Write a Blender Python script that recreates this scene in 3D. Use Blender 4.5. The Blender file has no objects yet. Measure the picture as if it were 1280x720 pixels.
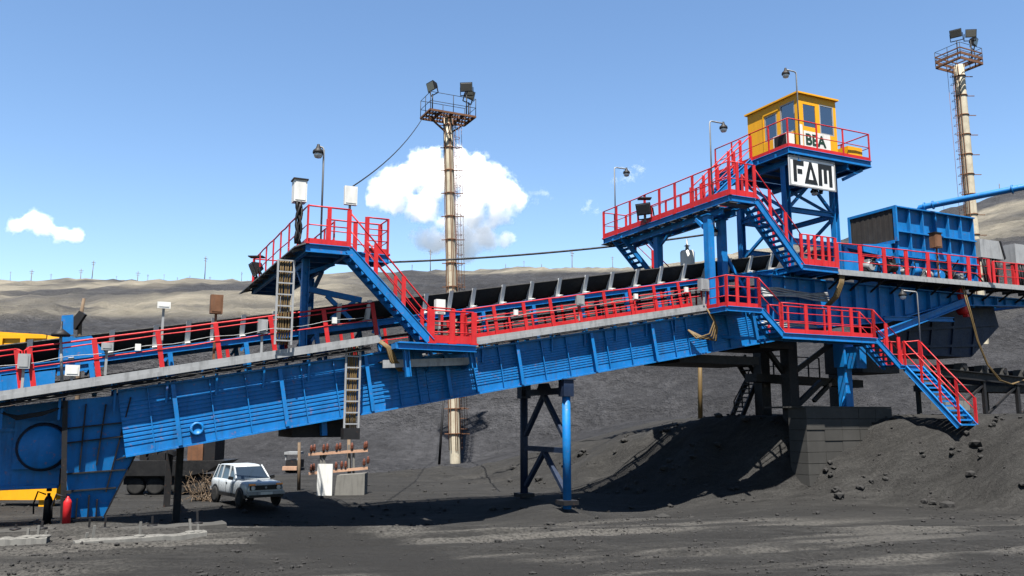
import bpy, bmesh, math, random
from mathutils import Vector, noise
random.seed(7)
SC = bpy.context.scene
COL = SC.collection
R_ = math.radians
# ------------------------------------------------------------------ camera model and survey helpers
F, H = 1065.0, 3.38
PIT = math.atan(165/F)
CP, SP = math.cos(PIT), math.sin(PIT)
CAM = Vector((0, 0, H))
ANG = R_(26)
D = Vector((math.cos(ANG), math.sin(ANG), 0))      # along the conveyor
P = Vector((-math.sin(ANG), math.cos(ANG), 0))     # across it, away from the road
def ray(x, y): return Vector(((x-640)/F, CP+SP*(y-360)/F, SP-CP*(y-360)/F))
def gnd(x, y, z=0.0):
    r = ray(x, y); return CAM + r*((z-H)/r.z)
O = gnd(709, 627)
def Q(x, y, v=0.0):                                # sight line meets the plane at offset v -> (u, z)
    r = ray(x, y); t = ((O+v*P-CAM).dot(P))/r.dot(P); p = CAM+t*r
    return ((p-O).dot(D), p.z)
def RR(x, y, z):
    p = gnd(x, y, z)-O; return (p.dot(D), p.dot(P))
def L(u, v, z):
    p = O+u*D+v*P; return Vector((p.x, p.y, z))
def V3(p): return Vector(p)
# ------------------------------------------------------------------ materials
def new_mat(name):
    m = bpy.data.materials.new(name); m.use_nodes = True
    nt = m.node_tree; return m, nt, nt.nodes['Principled BSDF']
def nd(nt, t, **kw):
    n = nt.nodes.new(t)
    for k, v in kw.items(): setattr(n, k, v)
    return n
def noise_node(nt, coord, scale, detail=4.0, rough=.55):
    n = nd(nt, 'ShaderNodeTexNoise'); n.inputs['Scale'].default_value = scale
    n.inputs['Detail'].default_value = detail; n.inputs['Roughness'].default_value = rough
    nt.links.new(coord, n.inputs['Vector']); return n
def ramp(nt, src, stops):
    r = nd(nt, 'ShaderNodeValToRGB'); e = r.color_ramp.elements
    while len(e) < len(stops): e.new(.5)
    for i, (p, c) in enumerate(stops):
        e[i].position = p; e[i].color = (c, c, c, 1) if isinstance(c, (int, float)) else (*c, 1)
    nt.links.new(src, r.inputs['Fac']); return r
def mixc(nt, fac, a, b):
    m = nd(nt, 'ShaderNodeMix', data_type='RGBA')
    for s, v in ((0, fac), (6, a), (7, b)):
        if isinstance(v, tuple): m.inputs[s].default_value = (*v, 1)
        elif isinstance(v, (int, float)): m.inputs[s].default_value = v
        else: nt.links.new(v, m.inputs[s])
    return m.outputs[2]
def math_node(nt, op, a, b=None):
    m = nd(nt, 'ShaderNodeMath', operation=op)
    for i, v in enumerate((a, b)):
        if v is None: continue
        if isinstance(v, (int, float)): m.inputs[i].default_value = v
        else: nt.links.new(v, m.inputs[i])
    return m.outputs[0]
def paint(name, col, rough=.45, dust=.5, dcol=(.035, .034, .032), metal=0.0, scale=1.3, vary=.25, rust=0.0, spec=.2):
    m, nt, b = new_mat(name)
    g = nd(nt, 'ShaderNodeNewGeometry')
    n1 = noise_node(nt, g.outputs['Position'], scale, 6, .65)
    n2 = noise_node(nt, g.outputs['Position'], scale*9, 3, .6)
    col = tuple(c*ALB for c in col); dark = tuple(c*(1-vary) for c in col)
    c = mixc(nt, ramp(nt, n1.outputs['Fac'], [(.35, 0.0), (.65, 1.0)]).outputs['Color'], dark, col)
    f1 = ramp(nt, n1.outputs['Fac'], [(.5, 0.0), (.78, 1.0)]).outputs['Color']
    f2 = ramp(nt, n2.outputs['Fac'], [(.35, 0.15), (.7, 1.0)]).outputs['Color']
    s = nd(nt, 'ShaderNodeSeparateXYZ'); nt.links.new(g.outputs['Normal'], s.inputs[0])
    top = ramp(nt, s.outputs['Z'], [(.35, 0.0), (.9, .75)]).outputs['Color']
    fac = math_node(nt, 'MULTIPLY', math_node(nt, 'MAXIMUM', f1, top), f2)
    c = mixc(nt, math_node(nt, 'MULTIPLY', fac, dust), c, dcol)
    mpv = nd(nt, 'ShaderNodeMapping'); nt.links.new(g.outputs['Position'], mpv.inputs['Vector']); mpv.inputs['Scale'].default_value = (5.5, 5.5, .55)
    n4 = noise_node(nt, mpv.outputs[0], 1.0, 5, .6)
    c = mixc(nt, math_node(nt, 'MULTIPLY', ramp(nt, n4.outputs['Fac'], [(.5, 0.0), (.72, 1.0)]).outputs['Color'], min(.6, dust*1.1)), c, tuple((a+b)/2*.75 for a, b in zip(dcol, dark)))
    if rust:
        n3 = noise_node(nt, g.outputs['Position'], scale*4.3, 5, .7)
        rf = ramp(nt, n3.outputs['Fac'], [(.60, 0.0), (.68, 1.0)]).outputs['Color']
        c = mixc(nt, math_node(nt, 'MULTIPLY', rf, rust), c, (.16, .06, .025))
    nt.links.new(c, b.inputs['Base Color'])
    nt.links.new(ramp(nt, n2.outputs['Fac'], [(.3, max(0, rough-.1)), (.8, min(1, rough+.25))]).outputs['Color'], b.inputs['Roughness'])
    b.inputs['Metallic'].default_value = metal; b.inputs['Specular IOR Level'].default_value = spec
    bp = nd(nt, 'ShaderNodeBump'); bp.inputs['Strength'].default_value = .12; bp.inputs['Distance'].default_value = .02
    nt.links.new(n1.outputs['Fac'], bp.inputs['Height']); nt.links.new(bp.outputs[0], b.inputs['Normal'])
    return m
M = {}
ALB = .50
M['blue'] = paint('blue_paint', (.002, .20, .58), .5, .42, rust=.45, vary=.3)
M['navy'] = paint('coal_dirt_and_shade_blue', (.006, .022, .065), .6, .5, vary=.4)  # blue darkened by coal dirt and by shade painted into the colour
M['red'] = paint('red_paint', (.66, .018, .024), .5, .4, vary=.3, rust=.2)
M['grey'] = paint('galvanised', (.40, .41, .42), .5, .55, metal=.15)
M['grating'] = paint('grating_steel', (.14, .145, .15), .6, .5, metal=.3)
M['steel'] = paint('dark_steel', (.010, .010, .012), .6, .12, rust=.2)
M['yellow'] = paint('yellow_paint', (.85, .40, .008), .45, .16, vary=.1)
M['white'] = paint('white_paint', (.78, .78, .75), .5, .30, vary=.12)
M['cream'] = paint('cream_concrete', (.62, .56, .43), .88, .42, dcol=(.10,.06,.04), scale=.9, rust=.6, vary=.35)
M['concrete'] = paint('concrete', (.06, .058, .054), .9, .85, scale=.8)
M['pale'] = paint('pale_concrete', (.21, .205, .19), .9, .9, scale=2.2)
M['rubber'] = paint('belt_rubber', (.012, .012, .012), .7, .35)
M['curtain'] = paint('curtain_rubber', (.045, .038, .034), .75, .6, scale=2)
M['rust'] = paint('rusty_iron', (.22, .10, .05), .8, .5, vary=.5)
M['wood'] = paint('weathered_wood', (.20, .14, .09), .85, .4, vary=.4)
M['black'] = paint('black_enamel', (.012, .012, .013), .45, .3)
M['cable'] = paint('tan_cable', (.17, .11, .04), .6, .5)
M['silver'] = paint('silver_car_paint', (.52, .56, .59), .3, .05, metal=.2, vary=.04, spec=.5)
M['insul'] = paint('brown_ceramic', (.15, .05, .03), .3, .2)
M['peach'] = paint('faded_salmon_paint', (.55, .33, .22), .7, .35, vary=.3)
M['sign'] = paint('sign_enamel', (.85, .86, .86), .5, .12, vary=.06)
M['ink'] = paint('sign_lettering', (.012, .014, .016), .5, .1)
M['green_ink'] = paint('green_lettering', (.012, .05, .03), .5, .1)
M['tyre'] = paint('tyre_rubber', (.02, .02, .02), .85, .8)
def glass_mat(name, col, rough=.06):
    m, nt, b = new_mat(name)
    g = nd(nt, 'ShaderNodeNewGeometry'); n = noise_node(nt, g.outputs['Position'], 2.5, 4)
    nt.links.new(mixc(nt, n.outputs['Fac'], tuple(c*.7 for c in col), col), b.inputs['Base Color'])
    b.inputs['Roughness'].default_value = rough; b.inputs['Specular IOR Level'].default_value = .8
    return m
def clear_glass(name):
    m = bpy.data.materials.new(name); m.use_nodes = True; nt = m.node_tree; nt.nodes.remove(nt.nodes['Principled BSDF'])
    t = nd(nt, 'ShaderNodeBsdfTransparent'); t.inputs[0].default_value = (.62, .70, .70, 1); g = nd(nt, 'ShaderNodeBsdfGlossy'); g.inputs['Roughness'].default_value = .04; g.inputs[0].default_value = (.8, .85, .9, 1)
    f = nd(nt, 'ShaderNodeFresnel'); f.inputs[0].default_value = 1.5; fa = math_node(nt, 'ADD', math_node(nt, 'MULTIPLY', f.outputs[0], 1.2), .2)
    x = nd(nt, 'ShaderNodeMixShader'); nt.links.new(fa, x.inputs[0]); nt.links.new(t.outputs[0], x.inputs[1]); nt.links.new(g.outputs[0], x.inputs[2])
    nt.links.new(x.outputs[0], nt.nodes['Material Output'].inputs['Surface']); return m
M['glass'] = clear_glass('window_glass')
M['carglass'] = glass_mat('car_glass', (.012, .018, .026))
M['lens'] = glass_mat('lamp_glass', (.35, .36, .36), .15)
M['dlens'] = glass_mat('floodlight_glass', (.035, .037, .04), .2)
M['orange'] = glass_mat('indicator_lens', (.7, .22, .03), .2)

def coal_mat(name, hill=False):
    m, nt, b = new_mat(name)
    g = nd(nt, 'ShaderNodeNewGeometry'); pos = g.outputs['Position']
    mp = nd(nt, 'ShaderNodeMapping'); nt.links.new(pos, mp.inputs['Vector'])
    mp.inputs['Scale'].default_value = (.35, 1.6, .8) if not hill else (.6, .6, 1.6)
    mp.inputs['Rotation'].default_value = (0, 0, R_(-8 if not hill else 20))
    big = noise_node(nt, mp.outputs[0], .32 if not hill else .06, 5, .6)
    mid = noise_node(nt, mp.outputs[0], 1.7 if not hill else .33, 6, .7)
    fine = noise_node(nt, pos, 9.0 if not hill else 1.3, 5, .75)
    grit = noise_node(nt, pos, 34.0 if not hill else 5.0, 3, .8)
    if hill: lo, hi = (.013, .0132, .0152), (.068, .0685, .074)
    else:    lo, hi = (.0052, .0051, .005), (.034, .033, .0315)
    v = math_node(nt, 'ADD', math_node(nt, 'MULTIPLY', big.outputs['Fac'], .45), math_node(nt, 'MULTIPLY', mid.outputs['Fac'], .55))
    v = math_node(nt, 'ADD', math_node(nt, 'MULTIPLY', v, .62), math_node(nt, 'MULTIPLY', fine.outputs['Fac'], .38))
    c = mixc(nt, ramp(nt, v, [(.36, 0.0), (.50, .35), (.66, 1.0)]).outputs['Color'], lo, hi)
    c = mixc(nt, ramp(nt, grit.outputs['Fac'], [(.57, 0.0), (.72, .6)]).outputs['Color'], c, (.06, .058, .055))
    at = nd(nt, 'ShaderNodeAttribute'); at.attribute_name = 'soil'
    sp = nd(nt, 'ShaderNodeSeparateColor'); nt.links.new(at.outputs['Color'], sp.inputs[0])
    tn = mixc(nt, mid.outputs['Fac'], (.08, .073, .06), (.30, .27, .21))
    c = mixc(nt, sp.outputs[0], c, tn)                          # R: tan overburden
    c = mixc(nt, math_node(nt, 'MULTIPLY', sp.outputs[1], .8), c, mixc(nt, fine.outputs['Fac'], (.007, .0069, .0067), (.019, .0185, .018)))   # G: fine dark coal dust
    c = mixc(nt, math_node(nt, 'MULTIPLY', sp.outputs[2], ramp(nt, fine.outputs['Fac'], [(.38, .1), (.56, 1.0)]).outputs['Color']), c, mixc(nt, grit.outputs['Fac'], (.02, .0195, .018), (.115, .109, .099)))   # B: pale crushed stone
    nt.links.new(c, b.inputs['Base Color'])
    b.inputs['Roughness'].default_value = .92; b.inputs['Specular IOR Level'].default_value = .12
    hsum = math_node(nt, 'ADD', math_node(nt, 'MULTIPLY', mid.outputs['Fac'], .5 if not hill else 2.0),
                     math_node(nt, 'ADD', math_node(nt, 'MULTIPLY', fine.outputs['Fac'], .3 if not hill else .9), math_node(nt, 'MULTIPLY', grit.outputs['Fac'], .1 if not hill else .3)))
    bp = nd(nt, 'ShaderNodeBump'); bp.inputs['Strength'].default_value = 1.0; bp.inputs['Distance'].default_value = .34 if not hill else 1.6
    nt.links.new(hsum, bp.inputs['Height']); nt.links.new(bp.outputs[0], b.inputs['Normal'])
    return m
M['coal'] = coal_mat('coal_ground')
M['hill'] = coal_mat('coal_hill', True)
M['lump'] = paint('coal_lump', (.026, .025, .0245), .85, .5, vary=.5, scale=3)

# ------------------------------------------------------------------ mesh builder
class MB:
    def __init__(s): s.v = []; s.f = []; s.sm = []
    def add(s, vs, fs, smooth=False):
        n = len(s.v); s.v += [Vector(p) for p in vs]
        for f in fs: s.f.append([i+n for i in f]); s.sm.append(smooth)
        return s
    def hexa(s, c):
        return s.add(c, [(0,3,2,1),(4,5,6,7),(0,1,5,4),(1,2,6,5),(2,3,7,6),(3,0,4,7)])
    def box(s, u0, u1, v0, v1, z0, z1, fr=None):
        g = fr or L
        return s.hexa([g(u0,v0,z0), g(u1,v0,z0), g(u1,v1,z0), g(u0,v1,z0), g(u0,v0,z1), g(u1,v0,z1), g(u1,v1,z1), g(u0,v1,z1)])
    def prism(s, poly, ext):
        n = len(poly); ps = [Vector(p) for p in poly]; e = Vector(ext)
        return s.add(ps+[p+e for p in ps], [list(range(n))[::-1], list(range(n, 2*n))]+[(i,(i+1)%n,(i+1)%n+n,i+n) for i in range(n)])
    def beam(s, a, b, w, h, up=None):
        a, b = Vector(a), Vector(b); d = (b-a).normalized()
        upv = Vector(up) if up is not None else (Vector((0,0,1)) if abs(d.z) < .98 else P)
        side = d.cross(upv).normalized(); u = side.cross(d)
        o = [(-1,-1),(1,-1),(1,1),(-1,1)]
        c = [p+side*(w/2*i)+u*(h/2*j) for p in (a, b) for i, j in o]
        return s.hexa(c)
    def ibeam(s, a, b, w, h, t=.03, up=None):
        a, b = Vector(a), Vector(b); d = (b-a).normalized()
        upv = Vector(up) if up is not None else (Vector((0,0,1)) if abs(d.z) < .98 else P)
        side = d.cross(upv).normalized(); u = side.cross(d)
        s.beam(a+u*(h/2-t/2), b+u*(h/2-t/2), w, t, u); s.beam(a-u*(h/2-t/2), b-u*(h/2-t/2), w, t, u)
        return s.beam(a, b, t*.8, h-2*t, u)
    def tube(s, a, b, r, n=8, r2=None): return s.path([a, b], r, n, r2)
    def path(s, pts, r, n=8, r2=None):
        pts = [Vector(p) for p in pts]; m = len(pts); base = len(s.v); nrm = None
        for i, p in enumerate(pts):
            d = (pts[min(i+1, m-1)]-pts[max(i-1, 0)]).normalized()
            if nrm is None: nrm = d.orthogonal().normalized()
            nrm = (nrm - d*nrm.dot(d)).normalized(); bn = d.cross(nrm)
            rr = r if r2 is None else r+(r2-r)*i/(m-1)
            s.v += [p+(nrm*math.cos(2*math.pi*k/n)+bn*math.sin(2*math.pi*k/n))*rr for k in range(n)]
        for i in range(m-1):
            for k in range(n):
                a0 = base+i*n+k; a1 = base+i*n+(k+1)%n
                s.f.append([a0, a1, a1+n, a0+n]); s.sm.append(True)
        s.f.append([base+k for k in range(n)][::-1]); s.sm.append(False)
        s.f.append([base+(m-1)*n+k for k in range(n)]); s.sm.append(False)
        return s
    def lathe(s, c, prof, n=14, axis=Vector((0,0,1))):
        c = Vector(c); a = axis.normalized(); x = a.orthogonal().normalized(); y = a.cross(x); base = len(s.v); m = len(prof)
        for r, h in prof: s.v += [c+a*h+(x*math.cos(2*math.pi*k/n)+y*math.sin(2*math.pi*k/n))*max(r, .0005) for k in range(n)]
        for i in range(m-1):
            for k in range(n):
                a0 = base+i*n+k; a1 = base+i*n+(k+1)%n
                s.f.append([a0, a1, a1+n, a0+n]); s.sm.append(True)
        s.f.append([base+k for k in range(n)][::-1]); s.sm.append(False)
        s.f.append([base+(m-1)*n+k for k in range(n)]); s.sm.append(False)
        return s
    def cut(s): s.cuts = getattr(s, 'cuts', []); s.cuts.append((len(s.v), len(s.f)))
    def builds(s, name, mat, parent=None):
        cs = [(0, 0)]+[c for c in getattr(s, 'cuts', []) if c[0] < len(s.v)]+[(len(s.v), len(s.f))]; out = []
        for (v0, f0), (v1, f1) in zip(cs[:-1], cs[1:]):
            if v1 == v0: continue
            m = MB(); m.v = s.v[v0:v1]; m.f = [[i-v0 for i in f] for f in s.f[f0:f1]]; m.sm = s.sm[f0:f1]
            out.append(m.build(name, mat, parent))
        return out
    def build(s, name, mat, parent=None, origin=None):
        me = bpy.data.meshes.new(name)
        root = parent
        while root is not None and root.parent is not None: root = root.parent
        o0 = Vector(root.location) if root is not None else (Vector(origin) if origin is not None else Vector((0,0,0)))
        me.from_pydata([tuple(p-o0) for p in s.v], [], s.f)
        me.polygons.foreach_set('use_smooth', s.sm)
        me.materials.append(M[mat] if isinstance(mat, str) else mat)
        bm = bmesh.new(); bm.from_mesh(me); bmesh.ops.recalc_face_normals(bm, faces=bm.faces); bm.to_mesh(me); bm.free()
        ob = bpy.data.objects.new(name, me); COL.objects.link(ob)
        if parent is not None: ob.parent = parent
        else: ob.location = o0
        return ob
def tag(o, label, cat, group=None, kind=None):
    if label: o['label'] = label
    if cat: o['category'] = cat
    if group: o['group'] = group
    if kind: o['kind'] = kind
    return o
def thing(name, label, cat, loc, group=None):
    o = bpy.data.objects.new(name, None); COL.objects.link(o); o.location = loc; o.empty_display_size = .2
    return tag(o, label, cat, group)
def dup(src, loc, parent=None):
    c = src.copy(); COL.objects.link(c); c.parent = parent if parent is not None else src.parent; c.location = loc
    return c
def lerp(a, b, t): return Vector(a)*(1-t)+Vector(b)*t

# a railing: rails + toe plate as the part, each post a child mesh
def railing(root, pts, h=1.3, posts=None, mids=(.5,), toe=.16, pw=.13, pt=.05, rail=.032, up=Vector((0,0,1)), spacing=1.6, name='railing', mat='red', label=None):
    pts = [Vector(p) for p in pts]; up = Vector(up).normalized()
    mb = MB()
    for k in (1.0,)+tuple(mids):
        rp = []
        for a, b in zip(pts[:-1], pts[1:]):
            n = max(1, int((b-a).length/.8))
            for i in range(n):
                j = Vector((random.uniform(-1,1), random.uniform(-1,1), random.uniform(-1,1)))*(.013 if i else 0)
                rp.append(lerp(a, b, i/n)+up*h*k+j)
        mb.path(rp+[pts[-1]+up*h*k], rail if k == 1.0 else rail*.7, 8)
    if toe:
        for a, b in zip(pts[:-1], pts[1:]): mb.beam(a+up*toe/2, b+up*toe/2, .018, toe, up)
    part = mb.build(name, mat, root)
    if label: part['label'] = label
    first = {}
    r0 = Vector(root.location)
    locs = []
    for i, (a, b) in enumerate(zip(pts[:-1], pts[1:])):
        n = posts[i] if posts else max(1, round((b-a).length/spacing))
        for k in range(n+1):
            if i > 0 and k == 0: continue
            locs.append((lerp(a, b, k/n), (b-a)))
    for p, d in locs:
        dh = Vector((d.x, d.y, 0)); dh = dh.normalized() if dh.length > 1e-4 else D
        key = (round(dh.x, 2), round(dh.y, 2))
        if len(locs) > 3 and 0 < locs.index((p, d)) < len(locs)-1: p = p+d.normalized()*random.uniform(-.04, .04)
        if key not in first:
            m2 = MB(); m2.beam(Vector((0,0,0)), up*(h+.01), pt, pw, dh); 
            if abs(d.normalized().z) < .3: m2.beam(up*(-.03), up*.03, pt*2.6, pw*1.5, dh)
            o = m2.build('post', mat); o.parent = part; o.location = p-r0; first[key] = o
        else: dup(first[key], p-r0, part)
    return part
# a stair: stringers as the part, each tread a child
def stair(root, a, b, w, n, side, mat='blue', smat=None, depth=.24, tread=.24, name='stair', h=.26):
    a, b, side = Vector(a), Vector(b), Vector(side).normalized()
    mb = MB(); d = (b-a); dn = d.normalized()
    upv = dn.cross(side).normalized(); upv = upv if upv.z > 0 else -upv
    for k in (0, 1):
        o = side*w*k
        mb.beam(a+o, b+o, .05, h, upv); mb.beam(a+o+upv*h/2, b+o+upv*h/2, .11, .025, upv); mb.beam(a+o-upv*h/2, b+o-upv*h/2, .11, .025, upv)
    part = mb.build(name, mat, root)
    dh = Vector((d.x, d.y, 0)).normalized()
    r0 = Vector(root.location); first = None
    for k in range(n):
        p = lerp(a, b, (k+.5)/n)+side*w*.5
        if first is None:
            m2 = MB(); m2.beam(-side*(w/2-.03), side*(w/2-.03), tread, .035, Vector((0,0,1)))
            m2.beam(-side*(w/2-.03)+dh*tread/2-Vector((0,0,.03)), side*(w/2-.03)+dh*tread/2-Vector((0,0,.03)), .02, .07, Vector((0,0,1)))
            first = m2.build('tread', smat or mat); first.parent = part; first.location = p-r0
        else: dup(first, p-r0, part)
    return part
# ================================================================== SETTING
def interp(x, xs, ys):
    if x <= xs[0]: return ys[0]
    for i in range(1, len(xs)):
        if x <= xs[i]:
            t = (x-xs[i-1])/(xs[i]-xs[i-1]); return ys[i-1]+(ys[i]-ys[i-1])*t
    return ys[-1]
def sst(t): t = min(1, max(0, t)); return t*t*(3-2*t)
def fb(x, y, s, o=4): return noise.fractal(Vector((x*s, y*s, 3.7)), .9, 2.1, o)
def relief(X, Y):
    z = -.38*sst((Y-27)/5)
    z += -.45*math.exp(-((X+4)/5.5)**2)*sst((Y-29)/4)*sst((41-Y)/3) - .5*math.exp(-((X-6)/4)**2)*sst((Y-34)/3)*sst((44-Y)/3)
    u, v = (Vector((X, Y, 0))-O).dot(D), (Vector((X, Y, 0))-O).dot(P)
    z += .42*math.exp(-(u/1.7)**2)*math.exp(-(max(0, abs(v-2)-1.4)/1.3)**2)
    z += .12*math.exp(-((u+18.3)/2.4)**2)*sst((v+6)/3)*math.exp(-(max(0, v-1)/2)**2)
    z += .26*math.exp(-((X+11.3)/3.5)**2-((Y-38.3)/2.6)**2)
    yf = interp(X, [-70,-20,-12,-5,0,5,9,13,15.5,17.5,19.5,21.5,25,40], [66,62,59,53,48,45,42,40.2,39.4,38.6,37.2,35.2,33,31.5])
    hb = interp(X, [-70,-20,-8,-3,0,4,8,10,14,18,40], [1.0,.8,.45,.5,1.2,2.2,3.2,3.7,4.0,4.0,4.2])
    wb = interp(X, [-70,0,8,14,18,40], [12,8,6.5,6.5,7.5,8.5])
    wob = fb(X, Y, .22)*1.3
    t = (Y-yf+wob)/wb
    z += hb*sst(t)
    z -= .45*math.exp(-((X-21)/3.2)**2-((Y-40.6)/2.6)**2)
    rough = .07+.42*sst(t*3)*sst((1.5-t)*2)
    if 8 < Y < 33:
        ac = -X*.30+Y*.95+fb(X, Y, .12)*.9
        z += .07*math.sin(ac*4.6)*sst(fb(X*.3, Y*1.2, .3)*2+.5)*sst((33-Y)/4)
    if Y > 6: z += fb(X+31, Y, .55, 5)*rough*.55 + fb(X, Y+9, 1.9, 4)*rough*.18
    return z
CREST_R = [-1.2,-.6,-.32,-.11,.15,.216,.34,.39,.5,.6,.8,1.2]
CREST_E = [176,178,180,190,196,204,221,227,258,290,330,340]
def far_relief(X, Y):
    if Y < 40: return None
    r = X/Y
    y1 = interp(X, [-80,-20,-2,10,20,40,80], [78,74,71,63,58,56,56])
    e = interp(r, CREST_R, CREST_E)
    if Y <= y1: return None
    ys = [y1, y1+6, 88, 96, 104, 150, 158, 172, 215, 224, 240, 300, 340, 420, 700, 1200]
    fs = [0, .12, .60, .66, .64, .80, .80, .78, .90, .905, .89, .97, 1.0, .86, .5, .3]
    w = fb(X, Y, .02)*10
    f = interp(Y+w*min(1, (Y-y1)/30), ys, fs)
    return .4 + 2.6*sst((Y-y1)/25) + fb(X*1.6, Y, .28, 4)*min(.55, .03*(Y-y1)) + f*e/F*min(Y, 420) + fb(X, Y, .09, 5)*min(1.3 if Y < 200 else .55, .03*(Y-y1)) + fb(X, Y, .016, 3)*min(2.5 if X > 0 else 1.1, .012*(Y-y1)) - abs(noise.noise(Vector((X*.10+Y*.03, Y*.018, 6.1))))*min(2.0, .03*(Y-y1))
GROUND_LIM = 60.0
def terrain(X, Y):
    z = relief(X, Y); fz = far_relief(X, Y)
    if fz is not None and fz > z: z = z+(fz-z)*sst((fz-z)/1.5+.2)
    return z
def soil(X, Y):
    tan = 0.0
    if Y > 120:
        r = X/Y
        n = noise.fractal(Vector((X*.012, Y*.02, 1.3)), .8, 2.2, 4)
        n2 = noise.fractal(Vector((X*.045, Y*.05, 5.3)), .8, 2.2, 4)
        e = far_relief(X, Y)
        f = ((e-3.0)/min(Y, 420)*F/interp(r, CREST_R, CREST_E)) if e else 0
        if r < -.10: tan = sst((f-.70)/.08)*sst((.85+n*1.0)*1.4)*sst((1.13-f)/.05)*sst((-.14-r)/.12+ .2)*.85
        tan = max(tan, .9*sst((f-(.955 if r < .36 else .895))/.02)*sst(((1.06 if r < .36 else .965)-f)/.02)*sst((r+.12)/.06))
        if r > .4: tan = max(tan, .55*sst((n*1.6+.1)*1.8)*sst((f-.72)/.05)*sst((.93-f)/.03))
        tan = min(1, max(0, tan*(.85+.9*n2)))
    dk = 0.0
    if Y < 34:
        pts = [(360,640),(395,672),(470,698),(700,735),(900,760)]
        best = 9
        for (x0,y0),(x1,y1) in zip(pts[:-1], pts[1:]):
            a = gnd(x0,y0); b = gnd(x1,y1); ap = Vector((X-a.x, Y-a.y)); ab = Vector((b.x-a.x, b.y-a.y))
            t = min(1, max(0, ap.dot(ab)/ab.dot(ab))); best = min(best, (ap-ab*t).length)
        dk = sst((2.0+fb(X, Y, .5)*.9-best)/.7)
    if 30 < Y < 60: dk = max(dk, .55*sst((fb(X*.5, Y+40, .35)+.1)*2))
    gv = 0.0
    if Y > 80:
        e = far_relief(X, Y)
        if e:
            f = (e-3.0)/min(Y, 420)*F/interp(X/Y, CREST_R, CREST_E)
            q = noise.fractal(Vector((X*.02, Y*.02, 4.4)), .8, 2.1, 3)
            for f0 in (.60, .66, .80, .90): gv = max(gv, sst(1-abs(f-f0-.012*q)/.013)*sst(.55+q*1.4)*.8)
            gv = max(gv, .5*sst(q*2-.3))
    if 8 < Y < 36:
        al, ac = X*.93+Y*.37, -X*.37+Y*.93
        st = noise.fractal(Vector((al*.05, ac*.75, 2.2)), .75, 2.2, 5)
        st2 = noise.fractal(Vector((X*.22, Y*.22, 9.1)), .8, 2.1, 3)
        gv = sst((st*1.5+st2*.7+.12)*1.5)*sst((36-Y)/4)*(1-dk)
        gv = max(gv, .85*sst((-7.5-X)/2+st2)*sst((27.5-Y)/2)*(1-dk)*sst(.7+st))
    return tan, dk, gv*.8
NR, NX = 480, 260
ys = []
y = -12.0
for i in range(NR):
    ys.append(y); t = i/NR
    y += .22 if 13 < y < 62 else (.5 if y <= 13 else max(.5, (y-62)*.022+.5))
    if y > 1300: break
rs = [1.35*math.copysign(abs(k/(NX/2))**1.12, k) for k in range(-NX//2, NX//2+1)]
def sheet(name, i0, i1, mat):
    me = bpy.data.meshes.new(name); vs = []; cols = []
    for i in range(i0, i1+1):
        for r in rs:
            Y = ys[i]; X = r*(max(Y, -10)+24); vs.append((X, Y, terrain(X, Y))); t, dk, gv = soil(X, Y); cols += [t, dk, gv, 1]
    w = len(rs); n = i1-i0+1
    me.from_pydata(vs, [], [(a*w+b, a*w+b+1, (a+1)*w+b+1, (a+1)*w+b) for a in range(n-1) for b in range(w-1)])
    ca = me.color_attributes.new('soil', 'FLOAT_COLOR', 'POINT'); ca.data.foreach_set('color', cols)
    me.polygons.foreach_set('use_smooth', [True]*len(me.polygons))
    me.materials.append(M[mat]); o = bpy.data.objects.new(name, me); COL.objects.link(o)
    return o
split = next(i for i, yy in enumerate(ys) if yy > GROUND_LIM)
tag(sheet('ground', 0, split, 'coal'), 'dark rutted coal dust yard in front of the machines', 'ground', kind='structure')
tag(sheet('hill', split, len(ys)-1, 'hill'), 'terraced dark spoil hillside with pale tan earth along its crest', 'hill', kind='structure')

# loose lumps of coal on the ground
ico = bmesh.new(); bmesh.ops.create_icosphere(ico, subdivisions=1, radius=1.0)
icv = [v.co.copy() for v in ico.verts]; icf = [[v.index for v in f.verts] for f in ico.faces]; ico.free()
rb = MB()
def lump(X, Y, s):
    z = terrain(X, Y); sx, sy, sz = s*random.uniform(.7,1.4), s*random.uniform(.7,1.4), s*random.uniform(.45,.9); q = random.uniform(0, 6.3)
    c, sn = math.cos(q), math.sin(q)
    rb.add([(X+c*p.x*sx*k-sn*p.y*sy*k, Y+sn*p.x*sx*k+c*p.y*sy*k, z+sz*.35+p.z*sz*k) for p in icv for k in (random.uniform(.75,1.15),)], icf)
for k in range(8500):
    x = random.uniform(-30, 1310); yy = random.choice((random.uniform(560, 640), random.uniform(625, 722), random.uniform(640, 722)))
    g = gnd(x, yy); X, Y = g.x, g.y
    if not (11 < Y < 62): continue
    if soil(X, Y)[1] > .5 and random.random() < .9 and Y < 30: continue
    if noise.noise(Vector((X*.4, Y*.4, 8))) < -.05: continue
    s = min(.012+random.expovariate(38), .16)*(1.0 if Y > 30 else .6)
    lump(X, Y, s)
for k in range(5200):                                           # debris along the bank and the right heap
    X = random.uniform(-12, 30); Y = random.uniform(34, 58)
    dz = abs(terrain(X, Y+.8)-terrain(X, Y-.8))
    if dz < .25 or noise.noise(Vector((X*.5, Y*.5, 2))) < .05: continue
    lump(X, Y, min(.025+random.expovariate(17), .30))
tag(rb.build('rubble', 'lump'), 'loose coal lumps strewn over the yard and banks', 'coal lumps', kind='stuff')

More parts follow.
